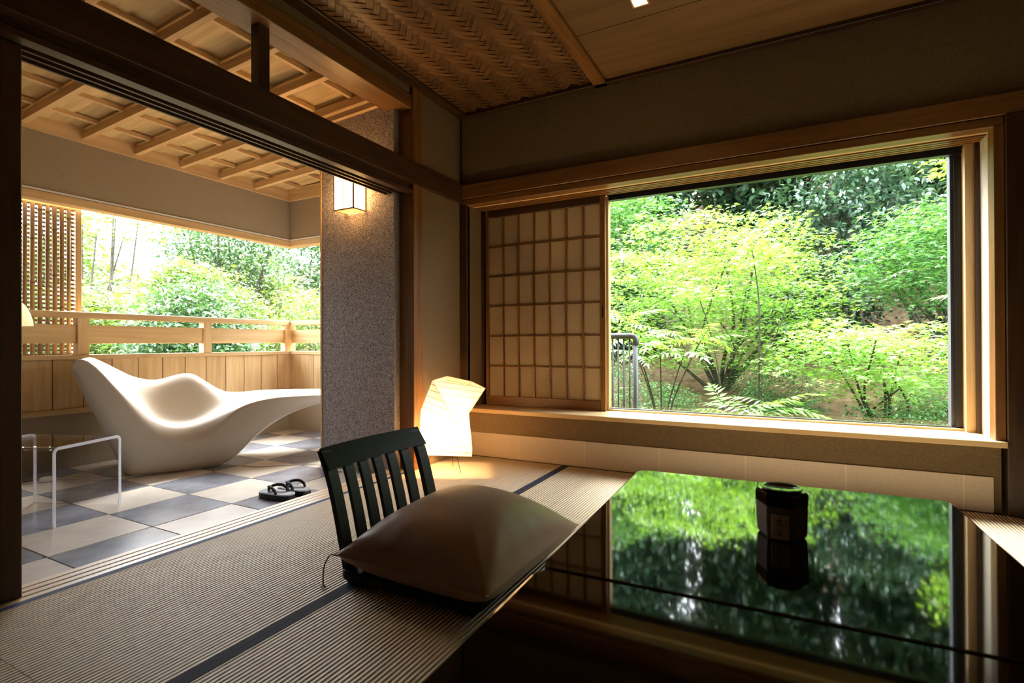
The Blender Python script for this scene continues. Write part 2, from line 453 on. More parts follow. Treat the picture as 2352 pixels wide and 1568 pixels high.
# ---- sliding door leaf parked at the near side of the opening
dr = thing('door_1', 'dark wooden sliding door leaf at the side of the balcony opening', 'door', (-2.30, .0, .001), kind='structure')
bx('stile', 'dark_z', dr, -.016, .016, .690, .792, 0, 1.862, .003)
bx('stile', 'dark_z', dr, -.016, .016, -.10, -.03, 0, 1.862, .003)
bx('bottom_rail', 'dark_y', dr, -.016, .016, -.03, .690, 0, .12, .003)
bx('top_rail', 'dark_y', dr, -.016, .016, -.03, .690, 1.78, 1.862, .003)
bx('door_panel', 'dark_z', dr, -.006, .006, -.03, .690, .12, 1.78)
bx('finger_pull', 'black', dr, .0155, .0175, .712, .742, .800, .870, .0005)
d2 = thing('door_2', 'plain dark sliding door leaf behind the first one', 'door', (-2.345, -1.30, .001), kind='structure')
bx('door_panel', 'dark_z', d2, -.012, .012, 0, 1.30, 0, 1.862, .003)

# ---- room ceiling: woven bay, beam, boarded bay
ce = thing('ceiling', 'dark cedar ceiling with a woven bay, a beam and plain boards', 'ceiling', kind='structure')
bx('ceiling_slab', 'weave_back', ce, XW - .25, XR + .1, YBK - .1, YW + .34, ZC + .012, ZC + .10)
bx('ceiling_beam', 'amber_y', ce, -1.135, -1.050, YBK, YW, 2.572, 2.614, .003)
bx('edge_moulding', 'dark_x', ce, XW, XR, YW - .045, YW, 2.572, 2.614, .003)
bx('edge_moulding', 'dark_y', ce, XW - .012, XW + .075, YBK, YW, 2.578, 2.614, .003)
ys = [YW, 2.806, 2.21, 1.61, 1.01, .41, -.19, -.79, -1.39, -1.99, YBK]
for y1, y0 in zip(ys[:-1], ys[1:]):
    bx('ceiling_board', 'ceil_board', ce, -1.05, XR, y0 + .0025, y1 - .0025, 2.596, 2.614)

# woven bay: strips at 45 degrees, four over and three under
SW = .0375
H2 = SW / math.sqrt(2)
def weave_piece(length, up):
    m = MB(); n = 6; w = SW * .465
    v = []
    for i in range(n + 1):
        t = i / n; x = (t - .5) * length; z = -.0075 * math.sin(math.pi * min(max(t, .0), 1)) ** .6
        v += [(x, -w, z), (x, w, z)]
    return m.add(v, [(2 * i, 2 * i + 1, 2 * i + 3, 2 * i + 2) for i in range(n)])
mu = weave_piece(4 * SW + .010, True).mesh('woven_strip'); mu.materials.append(M['weave_u'])
mv = weave_piece(3 * SW + .010, False).mesh('woven_strip'); mv.materials.append(M['weave_v'])
pieces = []
x_lo, x_hi = XW + .05, -1.12
for i in range(-170, 260):
    for j in range(-60, 260):
        k = (i - j) % 7
        if k == 0:      # start of a float of four along u
            ci_, cj_ = i + 2.0, j + .5; kind = 0
        elif k == 6:    # start of a float of three along v (j rising lowers k)
            ci_, cj_ = i + .5, j + 1.5; kind = 1
        else: continue
        x = XW + .02 + (ci_ - cj_) * H2; y = 1.0 + (ci_ + cj_) * H2
        if x_lo < x < x_hi and -0.8 < y < YW - .03: pieces.append((x, y, kind))
pieces.sort(key=lambda p: abs(p[1] - 2.35) + (0 if 1.55 < p[1] else 5))
rest = MB()
for n_, (x, y, kind) in enumerate(pieces):
    ang = math.pi / 4 if kind == 0 else 3 * math.pi / 4
    z = ZC + .006
    if n_ < 300:
        put('woven_strip', mu if kind == 0 else mv, ce, (x, y, z), (0, 0, ang))
    else:
        src = mu if kind == 0 else mv
        c_, s_ = math.cos(ang), math.sin(ang)
        rest.add([(x + q.co.x * c_ - q.co.y * s_, y + q.co.x * s_ + q.co.y * c_, z + q.co.z) for q in src.vertices], [tuple(p.vertices) for p in src.polygons])
tag(rest.build('woven_strips_beyond', 'weave_v', ce), kind='stuff')

# ================================================================== THE BALCONY
bf = thing('balcony_floor', 'balcony floor of slate and beige stone tiles in a checker pattern', 'floor', kind='structure')
bx('tile_bed', 'grout', bf, XB - .12, -2.405, -.9, YB + .12, -.16, ZB - .007)
tx = [-2.407, -2.755] + [-2.755 - .405 * k for k in range(1, 6)]
ty0 = 1.035
for a in range(len(tx) - 1):
    for b in range(-4, 8):
        x1, x0 = tx[a], max(tx[a + 1], XB)
        y0, y1 = ty0 + .4125 * (b - 1), ty0 + .4125 * b
        y1 = min(y1, YB)
        if y0 > YB - .02 or x1 - x0 < .01: continue
        light = (a + b) % 2 == 0
        dz = rng.uniform(-.0008, .0008)
        bx('stone_tile', 'stone' if light else 'slate', bf, x0 + .0025, x1 - .0025, y0 + .0025, y1 - .0025, ZB - .012, ZB + dz, .0015)

# stucco wall end
wp = thing('wall_pillar', 'rough grey mauve stucco wall beside the balcony opening', 'wall', kind='structure')
bx('stucco_face', 'stucco', wp, -3.02, -2.335, YP, YB + .35, -.10, 2.62)
bx('skirting', 'skirt', wp, -3.024, -2.335, YP - .006, YP + .002, ZB, .10, .002)
bx('corner_bead', 'pale_z', wp, -3.026, -3.012, YP - .004, YP + .010, .10, 2.40)
bx('stucco_return', 'grey_plaster', wp, -2.34, XW - .11, 2.9, YW + .3, -.1, 2.62)

# balcony ceiling, rising gently towards the house
def bc(x): return 2.372 + .052 * (x + 4.557)
bcl = thing('balcony_ceiling', 'pale timber balcony ceiling with beams and thin battens', 'ceiling', kind='structure')
def sloped(name, mat, x0, x1, y0, y1, lo, hi):
    cx, cy = (x0 + x1) / 2, (y0 + y1) / 2; cz = bc(cx)
    m = MB()
    v = [(x - cx, y - cy, bc(x) - cz + dz) for x in (x0, x1) for y in (y0, y1) for dz in (lo, hi)]
    m.add(v, [(0, 1, 3, 2), (4, 6, 7, 5), (0, 4, 5, 1), (2, 3, 7, 6), (0, 2, 6, 4), (1, 5, 7, 3)])
    return m.build(name, mat, bcl, False, (cx, cy, cz))
BX0, BX1 = XB + .02, -2.33
by = [1.601 + .3515 * k for k in range(-7, 7)]
for y in by[:-1]:
    sloped('ceiling_beam', 'pale_x', BX0, BX1, y - .018, y + .018, 0, .055)
for x in [-4.37 + .35 * k for k in range(0, 6)]:
    for y0, y1 in zip(by[:-1], by[1:]):
        sloped('batten', 'pale_y', x - .012, x + .012, y0 + .022, y1 - .022, .050, .078)
for k, (y0, y1) in enumerate(zip(by[:-1], by[1:])):
    mid = (y0 + y1) / 2
    sloped('lapped_board', 'board_x', BX0, BX1, y0 - .01, mid + .012, .078, .088)
    sloped('lapped_board', 'board_x', BX0, BX1, mid - .012, y1 + .01, .089, .099)
sloped('roof_deck', 'board_x', BX0 - .3, BX1 - .0, -.95, YB + .32, .10, .17)
bx('edge_board', 'pale_y', bcl, XB - .005, XB + .022, -.95, YB, 2.345, 2.475, .002)
bx('edge_board', 'pale_x', bcl, XB, -3.02, YB - .022, YB + .004, 2.345, 2.475, .002)
MB().add([(-3.02, YP - .03, bc(-3.02) - .012), (BX1, YP - .03, bc(BX1) - .012), (BX1, YP - .03, bc(BX1) + .10), (-3.02, YP - .03, bc(-3.02) + .10),
          (-3.02, YP + .002, bc(-3.02) - .012), (BX1, YP + .002, bc(BX1) - .012), (BX1, YP + .002, bc(BX1) + .10), (-3.02, YP + .002, bc(-3.02) + .10)],
         [(0, 1, 2, 3), (4, 7, 6, 5), (0, 4, 5, 1), (3, 2, 6, 7), (0, 3, 7, 4), (1, 5, 6, 2)]).build('edge_board', 'pale_x', bcl)

# fascia and header over the balcony openings
fa = thing('wall_balcony', 'grey brown plaster fascia above the balcony openings', 'wall', kind='structure')
bx('fascia', 'grey_plaster', fa, XB - .10, XB, -.95, YB + .10, 1.945, 2.62)
bx('fascia', 'grey_plaster', fa, XB, -3.02, YB, YB + .10, 1.945, 2.62)
bx('drip_edge', 'white', fa, XB - .10, XB + .008, -.95, YB + .008, 1.934, 1.946)
bx('drip_edge', 'white', fa, XB + .008, -3.02, YB - .008, YB + .10, 1.934, 1.946)
bx('header', 'pale_y', fa, XB - .09, XB + .002, -.95, YB + .09, 1.872, 1.930, .002)
bx('header', 'pale_x', fa, XB + .002, -3.02, YB - .002, YB + .09, 1.872, 1.930, .002)
bx('low_wall', 'grey_plaster', fa, XB - .10, XB, -.95, YB + .10, -.16, .352)
bx('low_wall', 'grey_plaster', fa, XB, -3.02, YB, YB + .10, -.16, .352)
bx('light_blocking_wall', 'grey_plaster', fa, XB - .10, XB, -.95, 1.10, 1.10, 1.945)  # out-of-view wall added to shut out light and darken the left end
bx('end_wall', 'grey_plaster', fa, XB - .10, -2.40, -1.0, -.92, -.16, 2.62)

# timber balustrade
bl = thing('balustrade', 'pale timber balcony balustrade of upright planks and a handrail', 'railing', (XB, YB, .352))
def rel(name, mat, x0, x1, y0, y1, z0, z1, c=.002):
    return bx(name, mat, bl, x0 - XB, x1 - XB, y0 - YB, y1 - YB, z0 - .352, z1 - .352, c)
rel('added_plank_backing', 'dark_y', XB - .045, XB - .032, -.92, YB + .045, .388, .745)  # dark boards added to stop light leaking through the plank gaps
rel('added_plank_backing', 'dark_x', XB - .03, -3.02, YB + .032, YB + .045, .388, .745)
rel('bottom_rail', 'pale_y', XB - .07, XB + .022, -.92, YB + .02, .352, .388)
rel('bottom_rail', 'pale_x', XB + .022, -3.02, YB - .022, YB + .07, .352, .388)
y = 3.618
rel('plank', 'pale_z', XB - .03, XB, y + .002, YB + .03, .388, .745)
while y > -.85:
    rel('plank', 'pale_z', XB - .03, XB + .002 * rng.random(), y - .182, y - .003, .388, .745)
    y -= .185
x = XB + .165
rel('plank', 'pale_z', XB, x - .002, YB, YB + .03, .388, .745)
while x < -3.05:
    rel('plank', 'pale_z', x, min(x + .181, -3.02), YB - .002 * rng.random(), YB + .03, .388, .745); x += .185
rel('cap_board', 'pale_y', XB - .075, XB + .018, -.92, YB + .02, .745, .778)
rel('cap_board', 'pale_x', XB + .018, -3.02, YB - .018, YB + .075, .745, .778)
for y0 in (-.01, .95, 1.915, 2.855, 3.712):
    rel('post', 'pale_z', XB - .068, XB + .004, y0, y0 + .075, .778, 1.048)
rel('post', 'pale_z', -3.70, -3.63, YB, YB + .07, .778, 1.048)
rel('corner_post_block', 'pale_z', XB - .068, XB - .005, 3.79, YB + .075, .778, 1.048)  # short wooden block filling the corner behind the end post
prevs = [-.92, .065, 1.025, 1.99, 2.93]; nexts = [-.01, .95, 1.915, 2.855, 3.712]
for a, b in zip(prevs, nexts):
    rel('rail_board', 'pale_y', XB - .045, XB - .012, a, b, .862, 1.0)
rel('rail_board', 'pale_x', XB + .01, -3.70, YB + .012, YB + .045, .862, 1.0)
rel('rail_board', 'pale_x', -3.63, -3.02, YB + .012, YB + .045, .862, 1.0)
rel('handrail', 'pale_y', XB - .075, XB + .012, -.92, YB + .012, 1.048, 1.096, .004)
rel('handrail', 'pale_x', XB + .012, -3.02, YB - .012, YB + .075, 1.048, 1.096, .004)

# bamboo lattice behind the balustrade
bs = thing('bamboo_screen', 'bamboo pole screen with thin woven slats behind the balustrade', 'screen', (XB - .16, 1.5, .80))
bsx = XB - .15
def brel(name, mat, x0, x1, y0, y1, z0, z1, c=.002):
    return bx(name, mat, bs, x0 - (XB - .16), x1 - (XB - .16), y0 - 1.5, y1 - 1.5, z0 - .80, z1 - .80, c)
brel('frame_post', 'pale_z', bsx - .03, bsx + .03, 1.955, 1.992, .60, 1.905)
brel('frame_rail', 'pale_y', bsx - .02, bsx + .03, -.6, 1.955, 1.865, 1.905)
bamboo_r = rng
ybm = 1.928
while ybm > -.55:
    r = .0130 + .003 * rng.random()
    yy = ybm - r
    pole = MB().tube([(0, 0, .60 - .8), (0.0, rng.uniform(-.003, .003), 1.2 - .8), (0, 0, 1.868 - .8)], [r * 1.05, r, r * .95], 10).build('bamboo_pole', 'bamboo', bs, True, (.035, yy - 1.5, 0))
    z = .66 + rng.random() * .3
    while z < 1.85:
        MB().lathe([(r * 1.02, z - .804), (r * 1.13, z - .800), (r * 1.02, z - .796)], 10).build('node_ring', 'bamboo_node', pole, True)
        z += rng.uniform(.26, .38)
    ybm -= .0425
slats = MB()
z = .62
while z < 1.86:
    slats.box(-.004, .004, -2.1, .455, z - .8, z - .8 + .0150); z += .031
tag(slats.build('thin_slats', 'slat', bs), kind='stuff')
# ================================================================== THINGS
def interp(x, pts):
    xs = [p[0] for p in pts]; zs = [p[1] for p in pts]
    return float(np.interp(x, xs, zs))

def smooth_curve(pts, n):
    """Catmull-Rom through points"""
    P = [Vector(p) for p in pts]; P = [P[0] * 2 - P[1]] + P + [P[-1] * 2 - P[-2]]
    out = []; m = len(P) - 3
    for k in range(n):
        t = k / (n - 1) * m; i = min(int(t), m - 1); u = t - i
        a, b, c, d = P[i:i + 4]
        out.append(.5 * ((2 * b) + (c - a) * u + (2 * a - 5 * b + 4 * c - d) * u * u + (3 * b - a - 3 * c + d) * u ** 3))
    return out

# ---- two low lacquer tables pushed together
def rounded_rect(w, d, r, n=6):
    pts = []
    for cx, cy, a0 in ((w / 2 - r, d / 2 - r, 0), (-w / 2 + r, d / 2 - r, 90), (-w / 2 + r, -d / 2 + r, 180), (w / 2 - r, -d / 2 + r, 270)):
        for k in range(n + 1):
            a = math.radians(a0 + 90 * k / n); pts.append((cx + r * math.cos(a), cy + r * math.sin(a)))
    return pts
def slab(pts, z0, z1, e):
    """plate with softly eased edges"""
    m = MB(); n = len(pts); cx = sum(p[0] for p in pts) / n; cy = sum(p[1] for p in pts) / n
    def ins(k):
        out = []
        for i, p in enumerate(pts):
            a = Vector(pts[i - 1]); b = Vector(pts[(i + 1) % n]); t = (b - a).normalized(); nn = Vector((t.y, -t.x)); out.append((p[0] - nn.x * k, p[1] - nn.y * k))
        return out
    rings = [(ins(e), z0), (ins(e * .3), z0 + e * .3), (pts, z0 + e), (pts, z1 - e), (ins(e * .3), z1 - e * .3), (ins(e), z1)]
    v = [(p[0], p[1], z) for r, z in rings for p in r]
    f = [(i * n + k, i * n + (k + 1) % n, (i + 1) * n + (k + 1) % n, (i + 1) * n + k) for i in range(len(rings) - 1) for k in range(n)]
    f += [tuple(range(n))[::-1], tuple(range((len(rings) - 1) * n, len(rings) * n))]
    return m.add(v, f)
ZT = .414
def low_table(loc, label):
    t = thing('low_table', label, 'table', (*loc, 0), math.radians(1.6), 'pair of low lacquer tables')
    slab(rounded_rect(.85, .868, .035), ZT - .036, ZT, .005).build('tabletop', 'lacquer', t)
    bx('apron', 'lacquer', t, -.36, .36, .352, .372, ZT - .10, ZT - .036)
    bx('apron', 'lacquer', t, -.36, .36, -.372, -.352, ZT - .10, ZT - .036)
    bx('apron', 'lacquer', t, -.363, -.343, -.352, .352, ZT - .10, ZT - .036)
    bx('apron', 'lacquer', t, .343, .363, -.352, .352, ZT - .10, ZT - .036)
    for sx in (-1, 1):
        for sy in (-1, 1):
            bx('leg', 'lacquer', t, sx * .355 - .03, sx * .355 + .03, sy * .364 - .03, sy * .364 + .03, 0, ZT - .036, .006)
    return t
low_table((-.018, 1.377), 'glossy black lacquer low table under the hexagonal jar')
low_table((.0064, .505), 'glossy black lacquer low table with a bare top, pushed against another')

# ---- hexagonal jar
jar = thing('hexagonal_jar', 'small dark hexagonal jar with a wooden tag on the lacquer table', 'jar', (-.012, 1.335, ZT), math.radians(-4))
def hexpts(r, rot=30): return [(r * math.cos(math.radians(rot - 90 + 60 * k)), r * math.sin(math.radians(rot - 90 + 60 * k))) for k in range(6)]
m = MB(); rows = [(.046, 0), (.050, .006), (.0525, .04), (.0525, .072)]
v = [(x, y, z) for r, z in rows for x, y in hexpts(r)]
f = [(i * 6 + k, i * 6 + (k + 1) % 6, i * 6 + 6 + (k + 1) % 6, i * 6 + 6 + k) for i in range(len(rows) - 1) for k in range(6)] + [tuple(range(6))[::-1], tuple(range(18, 24))]
m.add(v, f).build('body', plain('dark_brown_gloss', (.22, .17, .15), .25, .5), jar)
m = MB(); rows = [(.0515, .072), (.0535, .074), (.0535, .096), (.050, .102), (.043, .102)]
v = [(x, y, z) for r, z in rows for x, y in hexpts(r)]
f = [(i * 6 + k, i * 6 + (k + 1) % 6, i * 6 + 6 + (k + 1) % 6, i * 6 + 6 + k) for i in range(len(rows) - 1) for k in range(6)] + [tuple(range(6))[::-1], tuple(range(24, 30))]
m.add(v, f).build('collar', 'lacquer', jar)
MB().lathe([(.030, .100), (.040, .1035), (.043, .107), (.041, .1085), (.036, .106), (.018, .1025), (.004, .102)], 32).build('dish_lid', 'lacquer', jar, True)
tg = bx('name_tag', 'tag', jar, -.0165, .0185, -.0495, -.0455, .004, .056, .0008)
marks = [(-.001, .014, .012, .0016, 0), (-.001, .017, .0016, .016, 0), (-.004, .008, .009, .0014, .5), (.002, .008, .009, .0014, -.5), (-.001, .0035, .010, .0014, .1),
         (-.005, -.006, .0016, .007, .3), (-.001, -.004, .009, .0014, .2), (.003, -.008, .0016, .007, -.4), (-.001, -.011, .008, .0016, .35), (-.002, -.016, .010, .0016, -.1), (.001, -.0135, .0014, .008, .4),
         (.0115, .015, .0034, .0011, 0), (.0115, .0115, .0034, .0011, 0), (.0115, .008, .0034, .0011, 0), (.0115, .0045, .0034, .0011, 0), (-.0125, -.012, .0030, .0011, 0), (-.0125, -.016, .0030, .0011, 0), (-.0125, -.020, .0030, .0011, 0)]
wr_ = MB()
for cx, cz, w, h, a in marks:
    q = [(-w / 2, -h / 2), (w / 2, -h / 2), (w / 2, h / 2), (-w / 2, h / 2)]
    p = [(cx + x * math.cos(a) - z * math.sin(a), cz + x * math.sin(a) + z * math.cos(a)) for x, z in q]
    wr_.add([(x, -.0023, z) for x, z in p] + [(x, -.0018, z) for x, z in p], [(0, 1, 2, 3), (4, 7, 6, 5), (0, 4, 5, 1), (1, 5, 6, 2), (2, 6, 7, 3), (3, 7, 4, 0)])
wr_.build('brush_writing', 'ink', tg)

# ---- legless floor chair
ch = thing('floor_chair', 'black lacquered legless floor chair with a slatted back', 'chair', (-1.13, 1.66, 0))
slab(rounded_rect(.58, .60, .04), .016, .050, .006).build('seat', 'lacquer_green', ch)
for sx in (-1, 1):
    for sy in (-1, 1):
        bx('foot', 'black', ch, sx * .24 - .03, sx * .24 + .03, sy * .25 - .03, sy * .25 + .03, 0, .018, .003)
prof = smooth_curve([(-.262, 0, .030), (-.285, 0, .12), (-.315, 0, .24), (-.352, 0, .36), (-.395, 0, .455)], 14)
def back_bow(y): return -.022 * (1 - (y / .287) ** 2)
def upright(name, y0, y1, pts, th=.017):
    m = MB(); v = []
    for i, p in enumerate(pts):
        for y in (y0, y1):
            for s in (-1, 1):
                v.append((p.x + back_bow(y) + s * th / 2, y, p.z))
    n = len(pts); f = []
    for i in range(n - 1):
        a, b = 4 * i, 4 * i + 4
        f += [(a, a + 1, b + 1, b), (a + 3, a + 2, b + 2, b + 3), (a, b, b + 2, a + 2), (a + 1, a + 3, b + 3, b + 1)]
    f += [(0, 2, 3, 1), (4 * n - 4, 4 * n - 3, 4 * n - 1, 4 * n - 2)]
    return m.add(v, f).build(name, 'lacquer_green', ch)
upright('back_post', -.287, -.237, prof, .024)
upright('back_post', .237, .287, prof, .024)
for k in range(5):
    c = -.237 + .474 * (k + 1) / 6 + (k - 2) * .004
    upright('back_slat', c - .0235, c + .0235, prof[:-2])
m = MB(); v = []; n = 15
for i in range(n):
    y = -.287 + .574 * i / (n - 1)
    for z, xx in ((.388, -.362), (.458, -.397), (.466, -.392), (.390, -.340)):
        v.append((xx + back_bow(y), y, z))
f = [(4 * i + a, 4 * i + (a + 1) % 4, 4 * i + 4 + (a + 1) % 4, 4 * i + 4 + a) for i in range(n - 1) for a in range(4)] + [(0, 3, 2, 1), (4 * n - 4, 4 * n - 3, 4 * n - 2, 4 * n - 1)]
m.add(v, f).build('top_rail', 'lacquer_green', ch)

# ---- plump floor cushion on the chair
cu = thing('floor_cushion', 'plump brown satin floor cushion lying on the chair seat', 'cushion', (-1.075, 1.665, .05), math.radians(-2))
N = 34; v = []; f = []
def pillow(u, w):
    a, b = .318, .348
    return a * u * (1 - .075 * (1 - w * w) * u * u), b * w * (1 - .075 * (1 - u * u) * w * w)
for side in (1, -1):
    for i in range(N + 1):
        for j in range(N + 1):
            u, w = -1 + 2 * i / N, -1 + 2 * j / N
            u, w = math.sin(u * math.pi / 2) * .35 + u * .65, math.sin(w * math.pi / 2) * .35 + w * .65
            x, y = pillow(u, w)
            q = max(0, (1 - abs(u) ** 2.5) * (1 - abs(w) ** 2.5))
            e = .052 + .012 * (u * u * w * w)
            if side > 0:
                z = e + .182 * q ** .58
                ang = math.atan2(w, u); rr = max(abs(u), abs(w))
                z += .0035 * math.sin(ang * 13 + 2.2 * math.sin(ang * 3)) * rr ** 4 * min(1, q * 6) + .007 * math.sin(7 * x + 9 * y + 1) * q
                for fa_, fw_, fh_ in ((2.05, .10, .010), (2.45, .08, .008), (1.72, .07, .006), (2.85, .09, .007)):
                    dx_, dy_ = u - 1.08, w + 1.08; an = math.atan2(dy_, dx_); di = math.hypot(dx_, dy_)
                    z += fh_ * math.exp(-((an - fa_) / fw_) ** 2) * math.exp(-((di - .55) / .45) ** 2) * min(1, q * 5)
            else:
                z = e * (1 - min(1, q * 5) ** .5) + .002
            v.append((x, y, z))
K = (N + 1) ** 2
for i in range(N):
    for j in range(N):
        a = i * (N + 1) + j; f.append((a, a + N + 1, a + N + 2, a + 1)); f.append((K + a, K + a + 1, K + a + N + 2, K + a + N + 1))
bm = bmesh.new(); me = bpy.data.meshes.new('cover'); me.from_pydata(v, [], f); bm.from_mesh(me)
bmesh.ops.remove_doubles(bm, verts=bm.verts[:], dist=.0004); bm.to_mesh(me); bm.free()
me.polygons.foreach_set('use_smooth', [True] * len(me.polygons)); me.materials.append(M['satin']); put('cover', me, cu)
sx_, sy_ = pillow(-1, -1)
ts = smooth_curve([(sx_ + .006, sy_ + .006, .060), (sx_ - .02, sy_ + .0, .058), (sx_ - .036, sy_ - .012, .02), (sx_ - .034, sy_ - .018, -.022), (sx_ - .030, sy_ - .022, -.040)], 12)
m = MB().tube(ts, .0028, 6)
for k in range(9):
    a = k * .7; p = ts[-1]
    m.tube([p, (p.x + .010 * math.cos(a), p.y + .010 * math.sin(a), p.z - .0065)], .0014, 4)
m.build('corner_tassel', 'tassel', cu, True)

# ---- shoji screen in the window
SX0, SX1 = -2.128, -1.142
sh = thing('shoji_screen', 'wooden lattice shoji screen with paper panes in the window', 'screen', (SX0, YS, .3625))
W_, H_ = SX1 - SX0, 1.541
bx('stile', 'amber_z', sh, 0, .026, 0, .028, 0, H_, .002)
right_stile = bx('stile', 'amber_z', sh, W_ - .036, W_, 0, .028, 0, H_, .002)
bx('finger_pull', 'dark_z', right_stile, -.006, .006, -.0155, -.0135, -.10, -.02, .0004)
bx('bottom_rail', 'amber_x', sh, .026, W_ - .036, 0, .028, 0, .072, .002)
bx('top_rail', 'dark_x', sh, .026, W_ - .036, 0, .028, H_ - .055, H_, .002)
gx0, gx1, gz0, gz1 = .026, W_ - .036, .072, H_ - .055
nx, nz = 7, 6
cw, chh = (gx1 - gx0) / nx, (gz1 - gz0) / nz
for k in range(1, nx): bx('lattice_bar', 'amber_z', sh, gx0 + k * cw - .0055, gx0 + k * cw + .0055, .006, .019, gz0, gz1)
for k in range(1, nz): bx('lattice_bar', 'amber_x', sh, gx0, gx1, .0075, .0175, gz0 + k * chh - .0045, gz0 + k * chh + .0045)
pane_me = MB().box(-cw / 2, cw / 2, -.0004, .0004, -chh / 2, chh / 2).mesh('paper_pane'); pane_me.materials.append(M['shoji_paper'])
for a in range(nx):
    for b in range(nz):
        put('paper_pane', pane_me, sh, (gx0 + (a + .5) * cw, .0195, gz0 + (b + .5) * chh))

# ---- folded paper floor lamp in the corner
d0 = math.radians(27.72)
fl = thing('paper_floor_lamp', 'glowing folded paper floor lamp on thin wire legs in the corner', 'lamp', (-2.02, 2.90, 0), d0)
def L3(x, y, z): return Vector((x, y, z))
bq = [L3(-.170, -.12, .130), L3(.178, -.14, .122), L3(.16, .13, .128), L3(-.10, .13, .135)]
mq = [L3(-.172, -.01, .405), L3(.085, -.15, .335), L3(.145, .03, .375), L3(-.01, .13, .385)]
tq = [L3(-.080, -.11, .610), L3(.262, -.04, .552), L3(.16, .09, .588), L3(-.01, .10, .625)]
sh_m = MB()
vv = bq + mq + tq
ff = []
for k in range(4):
    n1 = (k + 1) % 4
    ff += [(k, n1, 4 + n1), (k, 4 + n1, 4 + k)]
    ff += [(4 + k, 4 + n1, 8 + k), (4 + n1, 8 + n1, 8 + k)]
shade = sh_m.add(vv, ff).build('paper_shade', 'lamp_glow', fl)
ribs = []
def tri_lines(p, q, r, ts_):
    for t in ts_: ribs.append((p.lerp(q, t), p.lerp(r, t)))
for k in range(4):
    n1 = (k + 1) % 4
    for t in (.12, .3, .5, .7, .88):
        a, b = bq[k].lerp(mq[k], t), bq[n1].lerp(mq[n1], t); mid = bq[k].lerp(mq[n1], t); ribs += [(a, mid), (mid, b)]
        a, b = mq[k].lerp(tq[k], t), mq[n1].lerp(tq[n1], t); mid = mq[n1].lerp(tq[k], t); ribs += [(a, mid), (mid, b)]
    ribs += [(bq[k], mq[n1]), (mq[n1], tq[k]), (bq[k], bq[n1]), (tq[k], tq[n1]), (mq[k], mq[n1])]
cen = L3(0.02, 0, .37)
for a, b in ribs:
    oa = a + (a - cen).normalized() * .0016; ob = b + (b - cen).normalized() * .0016
    MB().tube([oa, ob], .0014, 4, False).build('bamboo_rib', 'rib', shade)
for p in ((-.14, -.08), (.10, -.085), (.03, .10)):
    MB().tube([(p[0] * .6, p[1] * .6, .16), (p[0], p[1], .004), (p[0], p[1], 0)], .0018, 6).build('wire_leg', 'wire', fl)
MB().tube([(.0, 0, .16), (-.14 * .6, -.08 * .6, .16)], .0018, 6).tube([(.0, 0, .16), (.06, -.051, .16)], .0018, 6).tube([(0, 0, .16), (.018, .06, .16)], .0018, 6).tube([(0, 0, .16), (0, 0, .30)], .008, 8).build('lamp_socket', 'wire', fl)
pl = bpy.data.lights.new('lamp_bulb', 'POINT'); pl.energy = 10.0; pl.color = (1, .60, .25); pl.shadow_soft_size = .03
put('lamp_bulb', pl, fl, (-.02, -.02, .30))

# ---- wall lantern on the stucco
wlan = thing('wall_lantern', 'glowing boxy paper wall lantern with wooden edges on the stucco wall', 'lantern', (-2.6725, YP, 1.768))
lw, ld, lh = .185, .122, .262
for sx in (-1, 1):
    bx('edge_post', 'amber_z', wlan, sx * (lw / 2 - .004) - .004, sx * (lw / 2 - .004) + .004, -ld, -ld + .008, 0, lh)
    bx('edge_post', 'amber_z', wlan, sx * (lw / 2 - .004) - .004, sx * (lw / 2 - .004) + .004, -.008, 0, 0, lh)
    for z in (0, lh - .007):
        bx('edge_rail', 'amber_y', wlan, sx * (lw / 2 - .004) - .004, sx * (lw / 2 - .004) + .004, -ld + .008, -.008, z, z + .007)
for z in (0, lh - .007): bx('edge_rail', 'amber_x', wlan, -lw / 2 + .008, lw / 2 - .008, -ld, -ld + .007, z, z + .007)
bx('paper_front', 'lantern_glow', wlan, -lw / 2 + .006, lw / 2 - .006, -ld + .004, -ld + .005, .004, lh - .004)
for sx in (-1, 1): bx('paper_side', 'lantern_glow', wlan, sx * (lw / 2 - .006) - .0005, sx * (lw / 2 - .006) + .0005, -ld + .006, -.004, .004, lh - .004)
bx('front_divider', 'pale_z', wlan, -.002, .001, -ld - .0005, -ld + .004, .007, lh - .007)
for k in range(5):
    bx('bottom_slat', 'pale_x', wlan, -lw / 2 + .008, lw / 2 - .008, -ld + .012 + k * .022, -ld + .022 + k * .022, .0005, .005)
bx('back_plate', 'pale_x', wlan, -lw / 2 + .01, lw / 2 - .01, -.004, 0, .01, lh - .01)
bx('bulb_tube', 'lantern_glow', wlan, -.012, .012, -ld / 2 - .012, -ld / 2 + .012, .05, lh - .06, .004)

# ---- recessed downlights in the boarded ceiling
for i, (x, y, lab) in enumerate(((-.655, 2.66, 'small square recessed downlight in the boarded ceiling beside the beam'), (.62, 2.66, 'small square recessed downlight in the boarded ceiling above the tables'))):
    dl = thing('ceiling_downlight', lab, 'light', (x, y, 2.596), 0, 'recessed downlights')
    for a in (-1, 1):
        bx('bezel', 'pale_x', dl, -.042, .042, a * .038 - .004, a * .038 + .004, -.006, .002)
        bx('bezel', 'pale_y', dl, a * .038 - .004, a * .038 + .004, -.034, .034, -.006, .002)
    bx('lens', 'downlight', dl, -.034, .034, -.034, .034, -.004, .0)
    sp = bpy.data.lights.new('downlight_beam', 'SPOT'); sp.energy = 3.5; sp.color = (1, .66, .32); sp.spot_size = math.radians(120); sp.spot_blend = .8; sp.shadow_soft_size = .04
    put('downlight_beam', sp, dl, (0, 0, -.012))

